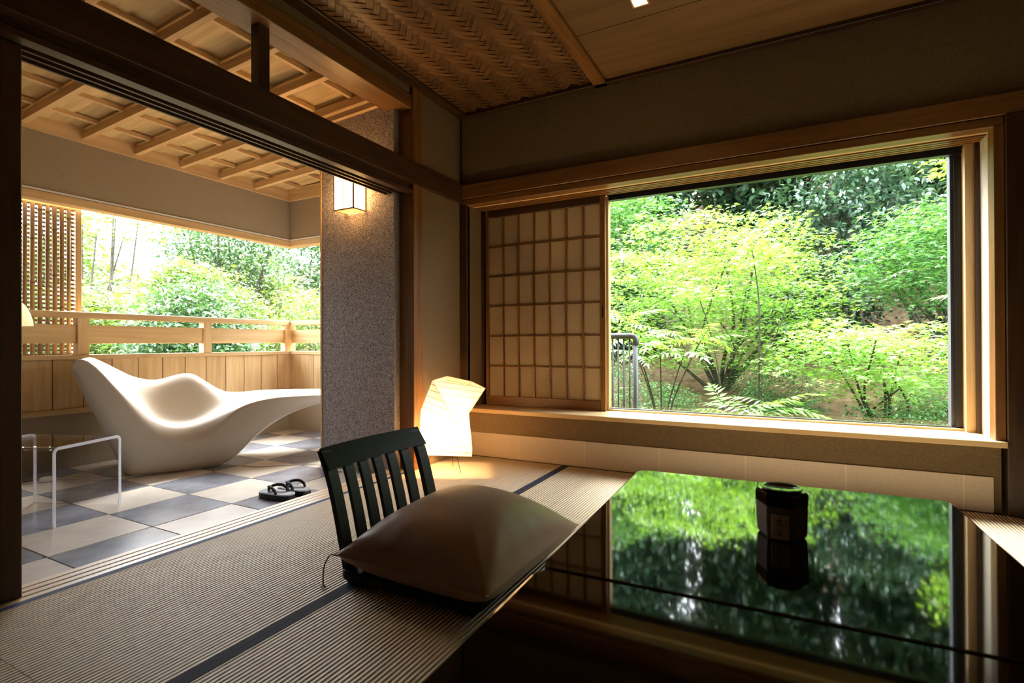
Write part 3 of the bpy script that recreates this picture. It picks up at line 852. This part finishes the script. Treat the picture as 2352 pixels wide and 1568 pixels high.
# ---- sculpted white lounger on the balcony
lt = math.radians(27)
lo = thing('moulded_lounger', 'sculpted white plastic lounger with one raised armrest on the balcony', 'lounger', (-3.80, 2.0, ZB), math.pi / 2 - lt)
# local x runs along the lounger, local y across it (near rim 0, far rim .65)
low = [(-.425, .735), (-.39, .634), (-.348, .522), (-.313, .449), (-.269, .333), (-.217, .194), (-.185, .105), (-.165, .045), (-.14, .016), (.40, .014), (.44, .016), (.476, .03), (.529, .072), (.585, .128), (.641, .187), (.75, .268), (.865, .33), (.98, .372), (1.111, .403), (1.25, .423), (1.40, .435), (1.44, .452)]
rim = [(-.425, .745), (-.418, .775), (-.40, .794), (-.373, .802), (-.335, .785), (-.291, .742), (-.234, .661), (-.172, .583), (-.102, .495), (-.032, .412), (.039, .358), (.114, .330), (.174, .322), (.266, .330), (.374, .364), (.482, .412), (.58, .452), (.67, .474), (.78, .487), (.875, .490), (1.11, .488), (1.30, .484), (1.40, .478), (1.44, .462)]
far = [(-.425, .745), (-.418, .775), (-.40, .794), (-.373, .802), (-.335, .79), (-.26, .742), (-.13, .656), (-.06, .630), (.006, .617), (.06, .622), (.118, .640), (.18, .658), (.234, .664), (.275, .655), (.309, .635), (.385, .575), (.447, .529), (.51, .497), (.60, .490), (.773, .500), (1.005, .496), (1.30, .484), (1.40, .478), (1.44, .462)]
crs = [(-.425, .0), (-.25, .006), (-.171, .02), (-.121, .040), (-.05, .062), (.046, .082), (.12, .097), (.214, .105), (.301, .098), (.381, .080), (.44, .045), (.50, .015), (.55, .006), (1.44, .004)]
ss = []
s_ = -.425
while s_ < 1.4401:
    ss.append(s_); s_ += .006 if s_ < -.36 or s_ > 1.39 else .018
ss.append(1.44)
def smoothed(pts, s):
    return sum(interp(s + d, pts) * w for d, w in ((-.03, .2), (-.015, .2), (0, .2), (.015, .2), (.03, .2))) if -.34 < s < 1.36 else interp(s, pts)
WL = .65; m = MB(); v = []; nt_ = 0
for s in ss:
    zl, zr, zf, dc = smoothed(low, s), smoothed(rim, s), smoothed(far, s), smoothed(crs, s)
    zl = min(zl, zr - .004)
    taper = 1 - .10 * max(0, (s - .5) / .94) ** 1.4
    w = WL * taper; hgt = zr - zl
    dc = min(dc, hgt * .6); ro = min(.02, hgt * .2)
    ci = .012 + dc * .85      # how far the rim leans in above the crease
    fl_ = min(.05, hgt * .3)  # lower edge turn-under
    sec = [(.09 if s > .42 else .03, zl), (.02, zl + fl_ * .55), (0.0, zl + fl_), (0.0, zl + fl_ + (zr - dc - zl - fl_) * .5), (0.0, zr - dc - ro), (.004, zr - dc)]
    for k in (.35, .7): sec.append((.004 + ci * k * .8, zr - dc + dc * k))
    sec.append((ci + .004, zr - .003)); sec.append((ci + .022, zr))
    for k in range(1, 13):
        t = k / 13; y = ci + .022 + (w - .05 - ci - .022) * t
        h = max(0, min(1, (t - .40) / .52)); h = h * h * (3 - 2 * h)
        z = zr + (zf - zr) * h - .012 * math.sin(math.pi * min(t * 1.4, 1)) * (1 if -.2 < s < 1.2 else 0)
        sec.append((y, z))
    sec += [(w - .035, zf), (w - .012, zf - .008), (w, zf - .03 if zf - zl > .08 else (zf + zl) / 2), (w, zl + fl_), (w - .03, zl + .003)]
    nt_ = len(sec); v += [(s, y, z) for y, z in sec]
f = []
for i in range(len(ss) - 1):
    for k in range(nt_):
        f.append((i * nt_ + k, (i + 1) * nt_ + k, (i + 1) * nt_ + (k + 1) % nt_, i * nt_ + (k + 1) % nt_))
f += [tuple(range(nt_)), tuple(range((len(ss) - 1) * nt_, len(ss) * nt_))[::-1]]
m.add(v, f).build('shell', 'white_plastic', lo, True)
slab(rounded_rect(.13, .5, .03), 0, .020, .004).build('foot_pad', 'white', lo, False, (-.06, .33, 0))
slab(rounded_rect(.11, .5, .03), 0, .020, .004).build('foot_pad', 'white', lo, False, (.39, .33, 0))

# ---- clear acrylic side table
ac = thing('acrylic_side_table', 'clear bent acrylic side table beside the lounger', 'side table', (-3.144, 1.205, ZB), math.atan2(.360, -.142))
# local x along the visible edge (.387 long), local y away from it (.53 deep)
LA, DA, HA, TA, RB = .387, .53, .392, .015, .03
outer = []; inner = []
def arc(cx, cz, r, a0, a1, n=6): return [(cx + r * math.cos(math.radians(a0 + (a1 - a0) * k / n)), cz + r * math.sin(math.radians(a0 + (a1 - a0) * k / n))) for k in range(n + 1)]
outer = [(0, 0)] + arc(RB, HA - RB, RB, 180, 90) + arc(LA - RB, HA - RB, RB, 90, 0) + [(LA, 0)]
inner = [(TA, 0)] + arc(RB, HA - RB, RB - TA, 180, 90) + arc(LA - RB, HA - RB, RB - TA, 90, 0) + [(LA - TA, 0)]
def acr(y0, y1, faces_only):
    m = MB(); n = len(outer)
    v = [(x, y, z) for y in (y0, y1) for x, z in outer] + [(x, y, z) for y in (y0, y1) for x, z in inner]
    f = [(i, i + 1, n + i + 1, n + i) for i in range(n - 1)] + [(2 * n + i, 3 * n + i, 3 * n + i + 1, 2 * n + i + 1) for i in range(n - 1)]
    if not faces_only: f += [(i, 2 * n + i, 2 * n + i + 1, i + 1) for i in range(n - 1)] + [(n + i, n + i + 1, 3 * n + i + 1, 3 * n + i) for i in range(n - 1)]
    f += [(0, n, 3 * n, 2 * n), (n - 1, 3 * n - 1, 4 * n - 1, 2 * n - 1)]
    return m.add(v, f)
acr(.0035, DA - .0035, True).build('bent_sheet', 'acrylic', ac)
acr(0, .0035, False).build('edge_glow_strip', 'acrylic_edge', ac)  # thin strips carrying the painted edge glow
acr(DA - .0035, DA, False).build('edge_glow_strip', 'acrylic_edge', ac)

# ---- floor lamp whose shade peeps past the door
bfl = thing('balcony_floor_lamp', 'slim floor lamp with a glowing cream bell shade behind the door leaf', 'lamp', (-4.26, 1.375, ZB))
MB().lathe([(.10, 0), (.10, .012), (.03, .022), (.012, .03)], 28).build('base', 'white', bfl, True)
MB().lathe([(.008, .03), (.008, 1.16)], 12).build('pole', 'white', bfl, True)
MB().lathe([(.150, 1.012), (.148, 1.04), (.135, 1.09), (.112, 1.14), (.08, 1.175), (.04, 1.19), (.012, 1.194), (.008, 1.188), (.04, 1.18), (.10, 1.14), (.13, 1.08), (.146, 1.014)], 32).build('bell_shade', 'shade_glow', bfl, True)

cd = thing('lamp_cord', 'thin white lamp cord with a round foot switch on the balcony tiles', 'cord', (-4.30, 1.62, ZB))
MB().lathe([(.040, 0), (.044, .006), (.042, .018), (.034, .024), (.030, .022), (.006, .022)], 28).build('foot_switch', 'white', cd, True)
pts = smooth_curve([(-.02, .03, .005), (.10, .10, .004), (.22, .13, .004), (.34, .20, .004), (.42, .36, .004), (.55, .62, .004), (.72, .83, .004), (.9, .88, .004), (1.1, 1.05, .004), (1.28, 1.13, .004)], 60)
MB().tube(pts, .0035, 6).build('cable', 'white', cd, True)
MB().tube(smooth_curve([(.02, -.03, .005), (-.02, -.12, .004), (.0, -.22, .004), (.02, -.262, .02)], 20), .0035, 6).build('cable', 'white', cd, True)

# ---- pair of zori sandals
def sandal(loc, rot, lab):
    t = thing('zori_sandal', lab, 'sandal', loc, rot, 'pair of black sandals')
    L_, Wd = .235, .092
    def outline(k):
        pts = []
        for i in range(40):
            a = 2 * math.pi * i / 40; c, s = math.cos(a), math.sin(a)
            x = (L_ / 2 - k) * (abs(c) ** .55) * (1 if c > 0 else -1); w = Wd / 2 - k + .004 * c
            pts.append((x, w * (abs(s) ** .55) * (1 if s > 0 else -1)))
        return pts
    slab(outline(0), 0, .034, .003).build('sole', 'zori_side', t)
    slab(outline(-.0012), .0305, .0365, .001).build('edge_piping', 'zori_rim', t)
    slab(outline(.003), .034, .0385, .001).build('insole', 'zori_top', t)
    for s in (-1, 1):
        MB().tube(smooth_curve([(.062, 0, .050), (.045, s * .018, .066), (.005, s * .036, .070), (-.028, s * .043, .055), (-.040, s * .042, .034)], 14), [.0075] * 3 + [.0085] * 8 + [.007] * 3, 10).build('strap', 'strap', t, True)
    MB().tube([(.064, 0, .034), (.066, 0, .046), (.058, 0, .060), (.048, 0, .066)], [.006, .0075, .010, .006], 10).build('toe_knot', 'strap', t, True)
    return t
sandal((-2.615, 2.045, ZB), math.pi + .06, 'black thong sandal lying farther from the stucco wall')
sandal((-2.605, 2.158, ZB), math.pi - .02, 'black thong sandal lying nearer to the stucco wall')

# ---- grey steel railing just outside the window
rl = thing('steel_railing', 'grey painted steel railing with thin bars outside the window', 'railing', (-1.5, 4.5, -.42))
MB().tube([(-.75, 0, 1.33), (.31, 0, 1.33), (.335, 0, 1.322), (.345, 0, 1.30), (.345, 0, 1.25)], .026, 12).build('handrail', 'grey_metal', rl, True)
MB().tube([(.342, 0, 0), (.342, 0, 1.31)], .0225, 12).build('end_post', 'grey_metal', rl, True)
for x in (.29, .24, .19, .14, -.10, -.2, -.3, -.4): MB().tube([(x, 0, .06), (x, 0, 1.31)], .0075, 8).build('bar', 'grey_metal', rl, True)
MB().tube([(.10, 0, 0), (.10, 0, 1.31)], .0165, 10).build('mid_post', 'grey_metal', rl, True)
MB().tube([(-.75, 0, .10), (.34, 0, .10)], .013, 8).build('lower_rail', 'grey_metal', rl, True)
# ================================================================== THE GARDEN
GR = np.random.default_rng(11)
def ground_z(x, y):
    """hillside behind the window, lower garden beside the balcony"""
    t = np.clip((y - 4.2), 0, None)
    hill = -.42 + .03 * t + .030 * t ** 2 * (t < 12) + (t >= 12) * (.030 * 144 + .55 * (t - 12))
    side = -1.3 + .07 * np.clip(-x - 5, 0, 12)
    k = np.clip((x + 5.2) / 2.6, 0, 1); k = k * k * (3 - 2 * k)
    k2 = np.clip((y - 9.5) / 4, 0, 1)
    k = np.maximum(k, k2 * .6)
    return hill * k + side * (1 - k)
n = 90
gx = np.linspace(-34, 26, n); gy = np.linspace(-14, 34, n)
X, Y = np.meshgrid(gx, gy, indexing='ij'); Z = ground_z(X, Y) + GR.normal(0, .03, X.shape)
Z = np.where((X > XB - .3) & (Y < 3.9), -1.0, Z)
fcs = [(i * n + j, (i + 1) * n + j, (i + 1) * n + j + 1, i * n + j + 1) for i in range(n - 1) for j in range(n - 1)]
gm = bpy.data.meshes.new('garden_ground'); gm.from_pydata(np.stack([X, Y, Z], -1).reshape(-1, 3).tolist(), [], fcs)
gm.polygons.foreach_set('use_smooth', [True] * len(gm.polygons)); gm.materials.append(M['soil'])
tag(put('garden_ground', gm), 'brown leaf littered garden slope outside', 'ground', None, 'structure')

LM = {
    'maple': leaf('bright_maple_leaf', (.125, .285, .048), (.215, .41, .08), (.35, .55, .175), .42, .6),
    'maple_mid': leaf('green_maple_leaf', (.05, .155, .045), (.09, .235, .07), (.18, .36, .13), .40, .55),
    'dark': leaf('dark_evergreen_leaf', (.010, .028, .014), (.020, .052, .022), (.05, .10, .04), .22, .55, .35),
    'blue': leaf('grey_green_leaf', (.025, .062, .035), (.045, .10, .06), (.10, .17, .10), .25, .65, .3),
    'fern': leaf('fern_green_leaf', (.030, .095, .030), (.055, .15, .045), (.10, .22, .07), .35, .45),
    'pinnate': leaf('fresh_pinnate_leaf', (.11, .26, .05), (.16, .34, .075), (.24, .42, .12), .42, .6, .32),
    'pale': leaf('pale_sunlit_leaf', (.070, .14, .035), (.145, .23, .06), (.24, .32, .11), .45, .5),
    'camellia': leaf('glossy_mid_leaf', (.03, .09, .04), (.06, .15, .06), (.15, .25, .12), .3, .7, .28),
}
# leaf outlines in the xy plane, stem at the origin, tip along +x
def maple_shape():
    ang = [180, 118, 95, 62, 40, 20, 0, -20, -40, -62, -95, -118]
    rad = [.10, .55, .22, .85, .28, .40, 1.0, .40, .28, .85, .22, .55]
    v = [(0.05, 0, .05)] + [(r * math.cos(math.radians(a)), r * math.sin(math.radians(a)), -.10 * r) for a, r in zip(ang, rad)]
    return np.array(v), np.array([(0, 1 + k, 1 + (k + 1) % 12) for k in range(12)])
def oval_shape():
    v = [(0, 0, 0), (.30, .22, .05), (.65, .20, .04), (1, 0, -.06), (.65, -.20, .04), (.30, -.22, .05), (.5, 0, 0)]
    return np.array(v), np.array([(0, 6, 1), (1, 6, 2), (2, 6, 3), (3, 6, 4), (4, 6, 5), (5, 6, 0)])
def lance_shape():
    v = [(0, 0, 0), (.32, .13, .03), (.32, -.13, .03), (1, 0, -.10), (.4, 0, 0)]
    return np.array(v), np.array([(0, 4, 1), (1, 4, 3), (3, 4, 2), (2, 4, 0)])
SHAPES = {'maple': maple_shape(), 'oval': oval_shape(), 'lance': lance_shape()}

def leaves_mesh(name, pos, heading, pitch, roll, size, shape, mat):
    sv, sf = SHAPES[shape]; N_ = len(pos)
    ch_, sh_ = np.cos(heading), np.sin(heading); cp, sp_ = np.cos(pitch), np.sin(pitch); cr, sr = np.cos(roll), np.sin(roll)
    x = sv[None, :, 0] * size[:, None]; y = sv[None, :, 1] * size[:, None]; z = sv[None, :, 2] * size[:, None]
    y, z = y * cr[:, None] - z * sr[:, None], y * sr[:, None] + z * cr[:, None]
    x, z = x * cp[:, None] - z * sp_[:, None], x * sp_[:, None] + z * cp[:, None]
    x, y = x * ch_[:, None] - y * sh_[:, None], x * sh_[:, None] + y * ch_[:, None]
    V = np.stack([x, y, z], -1) + pos[:, None, :]
    V = V.reshape(-1, 3); Fc = (sf[None] + (np.arange(N_) * len(sv))[:, None, None]).reshape(-1, 3)
    me = bpy.data.meshes.new(name)
    me.vertices.add(len(V)); me.vertices.foreach_set('co', V.astype(np.float32).ravel())
    me.loops.add(len(Fc) * 3); me.loops.foreach_set('vertex_index', Fc.astype(np.int32).ravel())
    me.polygons.add(len(Fc)); me.polygons.foreach_set('loop_start', (np.arange(len(Fc)) * 3).astype(np.int32))
    me.polygons.foreach_set('loop_total', np.full(len(Fc), 3, np.int32))
    me.update(calc_edges=True); me.materials.append(LM[mat])
    return me

def crown_points(r, n_sprays, per, spread, layered, shell=.35):
    """sprays inside an ellipsoid; returns leaf positions and headings"""
    d = GR.normal(size=(n_sprays, 3)); d /= np.linalg.norm(d, axis=1)[:, None]
    rad = (shell + (1 - shell) * GR.random(n_sprays) ** .5)
    c = d * rad[:, None] * np.array(r)
    out = np.arctan2(c[:, 1], c[:, 0])
    a = GR.random((n_sprays, per)) * 2 * np.pi; q = np.sqrt(GR.random((n_sprays, per))) * spread
    lx, ly = np.cos(a) * q, np.sin(a) * q
    tilt = GR.normal(0, .16, n_sprays); tdir = GR.random(n_sprays) * 6.28
    lz = (lx * np.cos(tdir)[:, None] + ly * np.sin(tdir)[:, None]) * np.tan(tilt)[:, None] + GR.normal(0, layered, lx.shape) - .25 * q ** 2 / spread
    P = np.stack([lx, ly, lz], -1) + c[:, None, :]
    Hd = np.where(GR.random(lx.shape) < .65, np.arctan2(ly, lx) + GR.normal(0, .5, lx.shape), GR.random(lx.shape) * 6.28)
    return P.reshape(-1, 3), Hd.ravel(), c

def branchy(name, parent, base, tops, r0, mat='bark', bend=.12):
    """a trunk and its main limbs as one part"""
    m = MB(); base = Vector(base)
    for k, t in enumerate(tops):
        t = Vector(t); mid = base.lerp(t, .5) + Vector((GR.normal(0, bend), GR.normal(0, bend), .15 * bend))
        m.tube(smooth_curve([base, base.lerp(mid, .5) + Vector((GR.normal(0, bend * .3), GR.normal(0, bend * .3), 0)), mid, t], 12), list(np.linspace(r0 * (1 if k == 0 else .7), r0 * .22, 12)), 7)
    return m.build(name, mat, parent, True)

def tree(name, label, cat, base, crown, r, n_sprays, per, spread, size, shape, mat, group, layered=.03, pitch_sd=.3, r0=.05, limbs=6, shell=.35, bark='bark', droop=-.15):
    base = np.array(base, float); crown = np.array(crown, float)
    t = thing(name, label, cat, tuple(base), 0, group)
    P, Hd, c = crown_points(r, n_sprays, per, spread, layered, shell)
    P = P + (crown - base); k = len(P)
    if len(P):
        gz = ground_z(P[:, 0] + base[0], P[:, 1] + base[1]) - base[2]
        keep = (P[:, 2] > gz + .03) & ~((P[:, 1] + base[1] < 4.0) & (P[:, 0] + base[0] > XB - .35))
        P, Hd = P[keep], Hd[keep]; k = len(P)
    me = leaves_mesh('foliage', P, Hd, GR.normal(droop, pitch_sd, k), GR.normal(0, pitch_sd, k), size * GR.uniform(.65, 1.25, k), shape, mat)
    tag(put('foliage', me, t), kind='stuff')
    tops = [tuple((crown - base) + q * .8) for q in c[:limbs]]
    branchy('trunk', t, (0, 0, -.1), tops, r0, bark)
    return t

def gz(x, y): return float(ground_z(np.array([x]), np.array([y]))[0])

G1 = 'trees and shrubs of the garden'
# view through the window -----------------------------------------------------
tree('maple_tree', 'bright green maple with feathery layered leaves filling the window', 'tree', (-.85, 8.1, gz(-.85, 8.1)), (-.95, 7.8, 1.62), (1.65, 1.0, 1.18), 500, 34, .36, .052, 'maple', 'maple', G1, .025, .28, .05, 12, .2, 'twig')
tree('maple_tree', 'young maple with bright layered sprays above bare leaf litter', 'tree', (.90, 6.6, gz(.90, 6.6)), (.80, 6.3, .72), (.95, .70, .46), 140, 34, .34, .052, 'maple', 'maple', G1, .02, .24, .03, 8, .2, 'twig')
tree('maple_tree', 'mid green maple whose branches reach over the window view', 'tree', (2.3, 8.3, gz(2.3, 8.3)), (1.62, 8.05, 1.90), (1.0, .8, .66), 270, 32, .36, .056, 'maple', 'maple_mid', G1, .025, .28, .05, 9, .2)
tree('maple_tree', 'pale maple tree standing on the slope behind the steel railing', 'tree', (-3.2, 10.4, gz(-3.2, 10.4)), (-2.85, 10.0, 3.05), (1.2, 1.0, .85), 190, 30, .42, .075, 'maple', 'maple_mid', G1, .03, .28, .08, 8, .2)
tree('broadleaf_tree', 'grey green broad leaved tree high on the shaded slope', 'tree', (1.3, 11.8, gz(1.3, 11.8)), (1.15, 11.3, 3.25), (1.4, .9, 1.05), 230, 22, .42, .13, 'oval', 'blue', G1, .06, .5, .12, 8, .2, 'bark', -.4)
tree('maple_tree', 'bright maple bough hanging in front of a dark trunk', 'tree', (3.15, 8.0, gz(3.15, 8.0)), (2.0, 7.9, 3.12), (.42, .5, .42), 40, 26, .28, .08, 'oval', 'maple', G1, .03, .3, .04, 5, .1)
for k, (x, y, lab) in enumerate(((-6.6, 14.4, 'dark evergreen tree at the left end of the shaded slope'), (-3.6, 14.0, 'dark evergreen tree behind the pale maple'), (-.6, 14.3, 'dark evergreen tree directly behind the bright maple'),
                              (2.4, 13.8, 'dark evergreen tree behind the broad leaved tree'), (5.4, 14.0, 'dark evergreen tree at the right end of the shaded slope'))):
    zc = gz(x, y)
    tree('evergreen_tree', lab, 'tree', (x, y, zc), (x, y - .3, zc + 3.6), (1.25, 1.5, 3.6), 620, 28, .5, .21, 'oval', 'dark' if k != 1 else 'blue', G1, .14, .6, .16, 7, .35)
for k, (x, y, lab) in enumerate(((-5.1, 18.0, 'tall dark evergreen tree farther up the slope at its left end'), (-.9, 17.8, 'tall dark evergreen tree farther up the slope in the middle'), (3.3, 17.8, 'tall dark evergreen tree farther up the slope at its right end'))):
    zc = gz(x, y)
    tree('evergreen_tree', lab, 'tree', (x, y, zc), (x, y, zc + 3.6), (1.6, 1.4, 4.0), 620, 28, .8, .32, 'oval', 'dark', G1, .2, .6, .2, 7, .2)
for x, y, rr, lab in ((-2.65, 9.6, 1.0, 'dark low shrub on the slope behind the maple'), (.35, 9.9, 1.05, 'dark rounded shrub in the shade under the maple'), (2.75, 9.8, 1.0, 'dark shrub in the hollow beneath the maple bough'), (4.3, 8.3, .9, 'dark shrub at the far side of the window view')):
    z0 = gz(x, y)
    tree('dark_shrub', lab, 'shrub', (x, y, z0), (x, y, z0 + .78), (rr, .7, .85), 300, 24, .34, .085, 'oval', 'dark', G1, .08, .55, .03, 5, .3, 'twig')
for x, y, rr, zz, mt, lab in ((1.05, 5.95, .60, .28, 'fern', 'low ferny shrub under the young maple'), (-2.15, 6.75, .6, .42, 'fern', 'dense small leaved green shrub behind the railing'), (-1.30, 6.62, .42, .26, 'fern', 'low green undergrowth beside the railing'), (-.1, 7.3, .5, .32, 'fern', 'leafy undergrowth beneath the bright maple'), (1.55, 7.45, .50, .32, 'maple_mid', 'green undergrowth at the foot of the mid green maple')):
    z0 = gz(x, y)
    tree('undergrowth_shrub', lab, 'shrub', (x, y, z0), (x, y, z0 + zz), (rr, .5, zz * 1.1), 110, 34, .2, .038, 'oval', mt, G1, .03, .35, .012, 5, .25, 'twig')

# shrubs with long compound leaves: every compound leaf is a part
def compound_leaf_mesh(n_pairs, length, leaflet, mat):
    pos = []; hd = []; pt = []; sz = []
    spine = []
    for k in range(14):
        t = k / 13; spine.append((t * length, 0, .10 * length * math.sin(t * 2.2) - .16 * length * t * t))
    def at(t): i = min(int(t * 13), 12); u = t * 13 - i; return Vector(spine[i]).lerp(Vector(spine[i + 1]), u)
    for k in range(n_pairs):
        t = .22 + .74 * k / (n_pairs - 1); p = at(t); s = leaflet * (1 - .35 * abs(t - .55) * 2)
        for sd in (-1, 1):
            pos.append(p); hd.append(sd * (1.15 - .45 * t)); pt.append(-.22 + .1 * GR.normal()); sz.append(s)
    pos.append(at(1.0)); hd.append(0); pt.append(-.3); sz.append(leaflet * .95)
    n_ = len(pos)
    me = leaves_mesh('compound_leaf', np.array([tuple(p) for p in pos]), np.array(hd), np.array(pt), GR.normal(0, .2, n_), np.array(sz), 'lance', mat)
    tb = MB().tube(spine, [.0035 * (1 - .7 * k / 13) for k in range(14)], 5)
    bm = bmesh.new(); bm.from_mesh(me); k0 = len(bm.verts)
    vs_ = [bm.verts.new(p) for p in tb.v]
    for f_ in tb.f: bm.faces.new([vs_[i] for i in f_])
    bm.to_mesh(me); bm.free(); return me
PIN = [compound_leaf_mesh(7, .42, .135, 'pinnate'), compound_leaf_mesh(8, .48, .14, 'pinnate'), compound_leaf_mesh(6, .36, .125, 'pinnate')]
FRN = [compound_leaf_mesh(12, .44, .11, 'fern'), compound_leaf_mesh(14, .52, .10, 'fern')]
def compound_shrub(name, label, base, stems, per, meshes, mat='twig', spread=.9):
    base = np.array(base, float); t = thing(name, label, 'shrub', tuple(base), 0, G1)
    for (dx, dy, h) in stems:
        top = Vector((dx, dy, h))
        MB().tube(smooth_curve([(0, 0, -.05), (dx * .25, dy * .25, h * .4), (dx * .7, dy * .7, h * .8), top], 10), list(np.linspace(.012, .004, 10)), 6).build('stem', mat, t, True)
        a0 = GR.random() * 6.28
        for k in range(per):
            a = a0 + k * 2 * math.pi / per + GR.normal(0, .25)
            o = put('compound_leaf', meshes[int(GR.integers(len(meshes)))], t, tuple(top - Vector((dx, dy, h)) * (.10 * GR.random())), (GR.normal(0, .18), GR.normal(-.12, .22), a))
            s = GR.uniform(.8, 1.12); o.scale = (s, s, s)
    return t
compound_shrub('pinnate_shrub', 'shrub with bright feather-like compound leaves beside the steel railing', (-1.20, 5.75, gz(-1.2, 5.75)), ((-.38, -.05, 1.30), (.02, -.15, 1.25), (.28, -.2, 1.05), (.5, -.1, 1.30), (-.2, -.3, 1.12), (-.45, .1, 1.5)), 7, PIN)
compound_shrub('pinnate_shrub', 'low shrub with pale compound leaves above the window sill', (-.38, 5.4, gz(-.38, 5.4)), ((-.12, -.1, .55), (.12, -.1, .52), (.25, .05, .62)), 7, PIN)
compound_shrub('pinnate_shrub', 'compound leaved shrub leaning in beside the grey window frame', (2.15, 6.2, gz(2.15, 6.2)), ((-.55, -.2, 1.55), (-.42, -.1, 1.35), (-.25, -.2, 1.75)), 6, PIN)
for x, y, lab in ((-1.05, 5.16, 'fern clump at the foot of the railing'), (-.66, 5.92, 'fern clump between the compound leaved shrubs'), (.22, 5.35, 'fern clump on the bare soil'), (-2.0, 5.55, 'fern clump behind the railing bars'), (.05, 6.85, 'fern clump behind the bare soil')):
    compound_shrub('fern', lab, (x, y, gz(x, y)), ((.02, 0, .10), (0, .05, .16)), 8, FRN)
# bare slender trunks standing in the window view
for (x, y, dx, h, r, lab) in ((-.28, 6.3, -.05, 2.1, .014, 'slender dark maple stem in front of the bright foliage'), (-.62, 6.40, -.32, 1.7, .012, 'thin leaning maple stem with a dark bark')):
    z0 = gz(x, y); t = thing('maple_sapling', lab, 'tree', (x, y, z0), 0, G1)
    m = MB().tube(smooth_curve([(0, 0, -.05), (dx * .3 + .03, 0, h * .4), (dx * .7 + .05, .02, h * .72), (dx, 0, h)], 16), list(np.linspace(r, r * .4, 16)), 7)
    m.tube(smooth_curve([(dx * .3 + .03, 0, h * .4), (dx * .3 + .22, -.05, h * .58), (dx * .3 + .36, -.05, h * .80)], 10), list(np.linspace(r * .6, r * .25, 10)), 6)
    m.build('stem', 'twig', t, True)
    P, Hd, c = crown_points((.26, .22, .22), 14, 24, .22, .02, .1); P = P + np.array((dx, 0, h)); k = len(P)
    tag(put('foliage', leaves_mesh('foliage', P, Hd, GR.normal(-.15, .28, k), GR.normal(0, .28, k), .06 * GR.uniform(.7, 1.2, k), 'maple', 'maple'), t), kind='stuff')

# view from the balcony ---------------------------------------------------------
def side(name, lab, x, y, zc, r, ns, per, spread, size, shape, mat, layered=.06, shell=.3, r0=.05, limbs=6, pitch=.4, bark='bark'):
    return tree(name, lab, 'tree' if 'tree' in name else 'shrub', (x, y, gz(x, y)), (x, y, zc), r, ns, per, spread, size, shape, mat, G1, layered, pitch, r0, limbs, shell, bark)
side('sunlit_shrub', 'pale sunlit shrub spreading below the bamboo screen edge', -10.6, 4.65, .65, (1.2, 1.2, 1.4), 480, 30, .36, .085, 'maple', 'pale')
side('sunlit_shrub', 'tall pale sunlit shrub in the middle of the balcony view', -12.5, 7.5, 1.35, (1.5, 1.5, 1.5), 560, 30, .42, .10, 'maple', 'pale')
side('sunlit_shrub', 'pale feathery shrub near the balcony corner', -8.6, 7.7, .65, (1.2, 1.15, 1.4), 420, 28, .38, .13, 'lance', 'pale')
side('sunlit_shrub', 'pale broad shrub beyond the balcony return rail', -6.75, 10.2, .6, (1.2, 1.1, 1.5), 400, 28, .38, .13, 'lance', 'pale')
side('camellia_shrub', 'glossy green shrub rising behind the balcony handrail', -7.6, 4.6, .85, (.74, .9, 1.0), 420, 26, .24, .085, 'oval', 'camellia')
side('camellia_shrub', 'small glossy green shrub behind the handrail by the bamboo screen', -7.95, 2.7, .95, (.6, .5, .6), 90, 24, .22, .08, 'oval', 'camellia')
side('evergreen_tree', 'evergreen tree with a dark limb over the balcony corner', -10.2, 10.0, 3.2, (1.8, 1.6, 1.2), 340, 26, .5, .12, 'oval', 'camellia', .10, .3, .12, 8)
side('evergreen_tree', 'evergreen tree in the middle distance behind the pale shrubs', -15.2, 10.2, 3.9, (1.9, 1.7, 1.35), 330, 26, .5, .13, 'oval', 'camellia', .10, .3, .12, 8)
side('maple_tree', 'sparse maple tree with bare arching branches against the sky', -15.2, 6.7, 4.0, (1.7, 1.5, .8), 90, 22, .5, .11, 'maple', 'pale', .05, .2, .07, 12, .3)
side('maple_tree', 'dense pale maple tree behind the sunlit shrubs', -17.8, 6.6, 2.0, (2.1, 2.8, 2.1), 620, 30, .55, .13, 'maple', 'pale', .08, .3, .09, 8)
side('maple_tree', 'pale maple tree behind the bamboo screen', -10.7, 1.2, 1.3, (1.5, 1.6, 1.5), 220, 28, .45, .09, 'maple', 'maple', .06, .3, .06, 8)
side('evergreen_tree', 'dark evergreen tree filling the gap behind the balcony corner', -11.4, 14.4, 2.2, (2.3, 2.0, 2.1), 260, 26, .6, .15, 'oval', 'blue', .14, .3, .14, 8)
side('sunlit_shrub', 'dense pale hedge shrub along the lower garden edge', -18.4, 12.7, 2.2, (2.2, 2.5, 2.5), 620, 28, .6, .15, 'maple', 'pale')
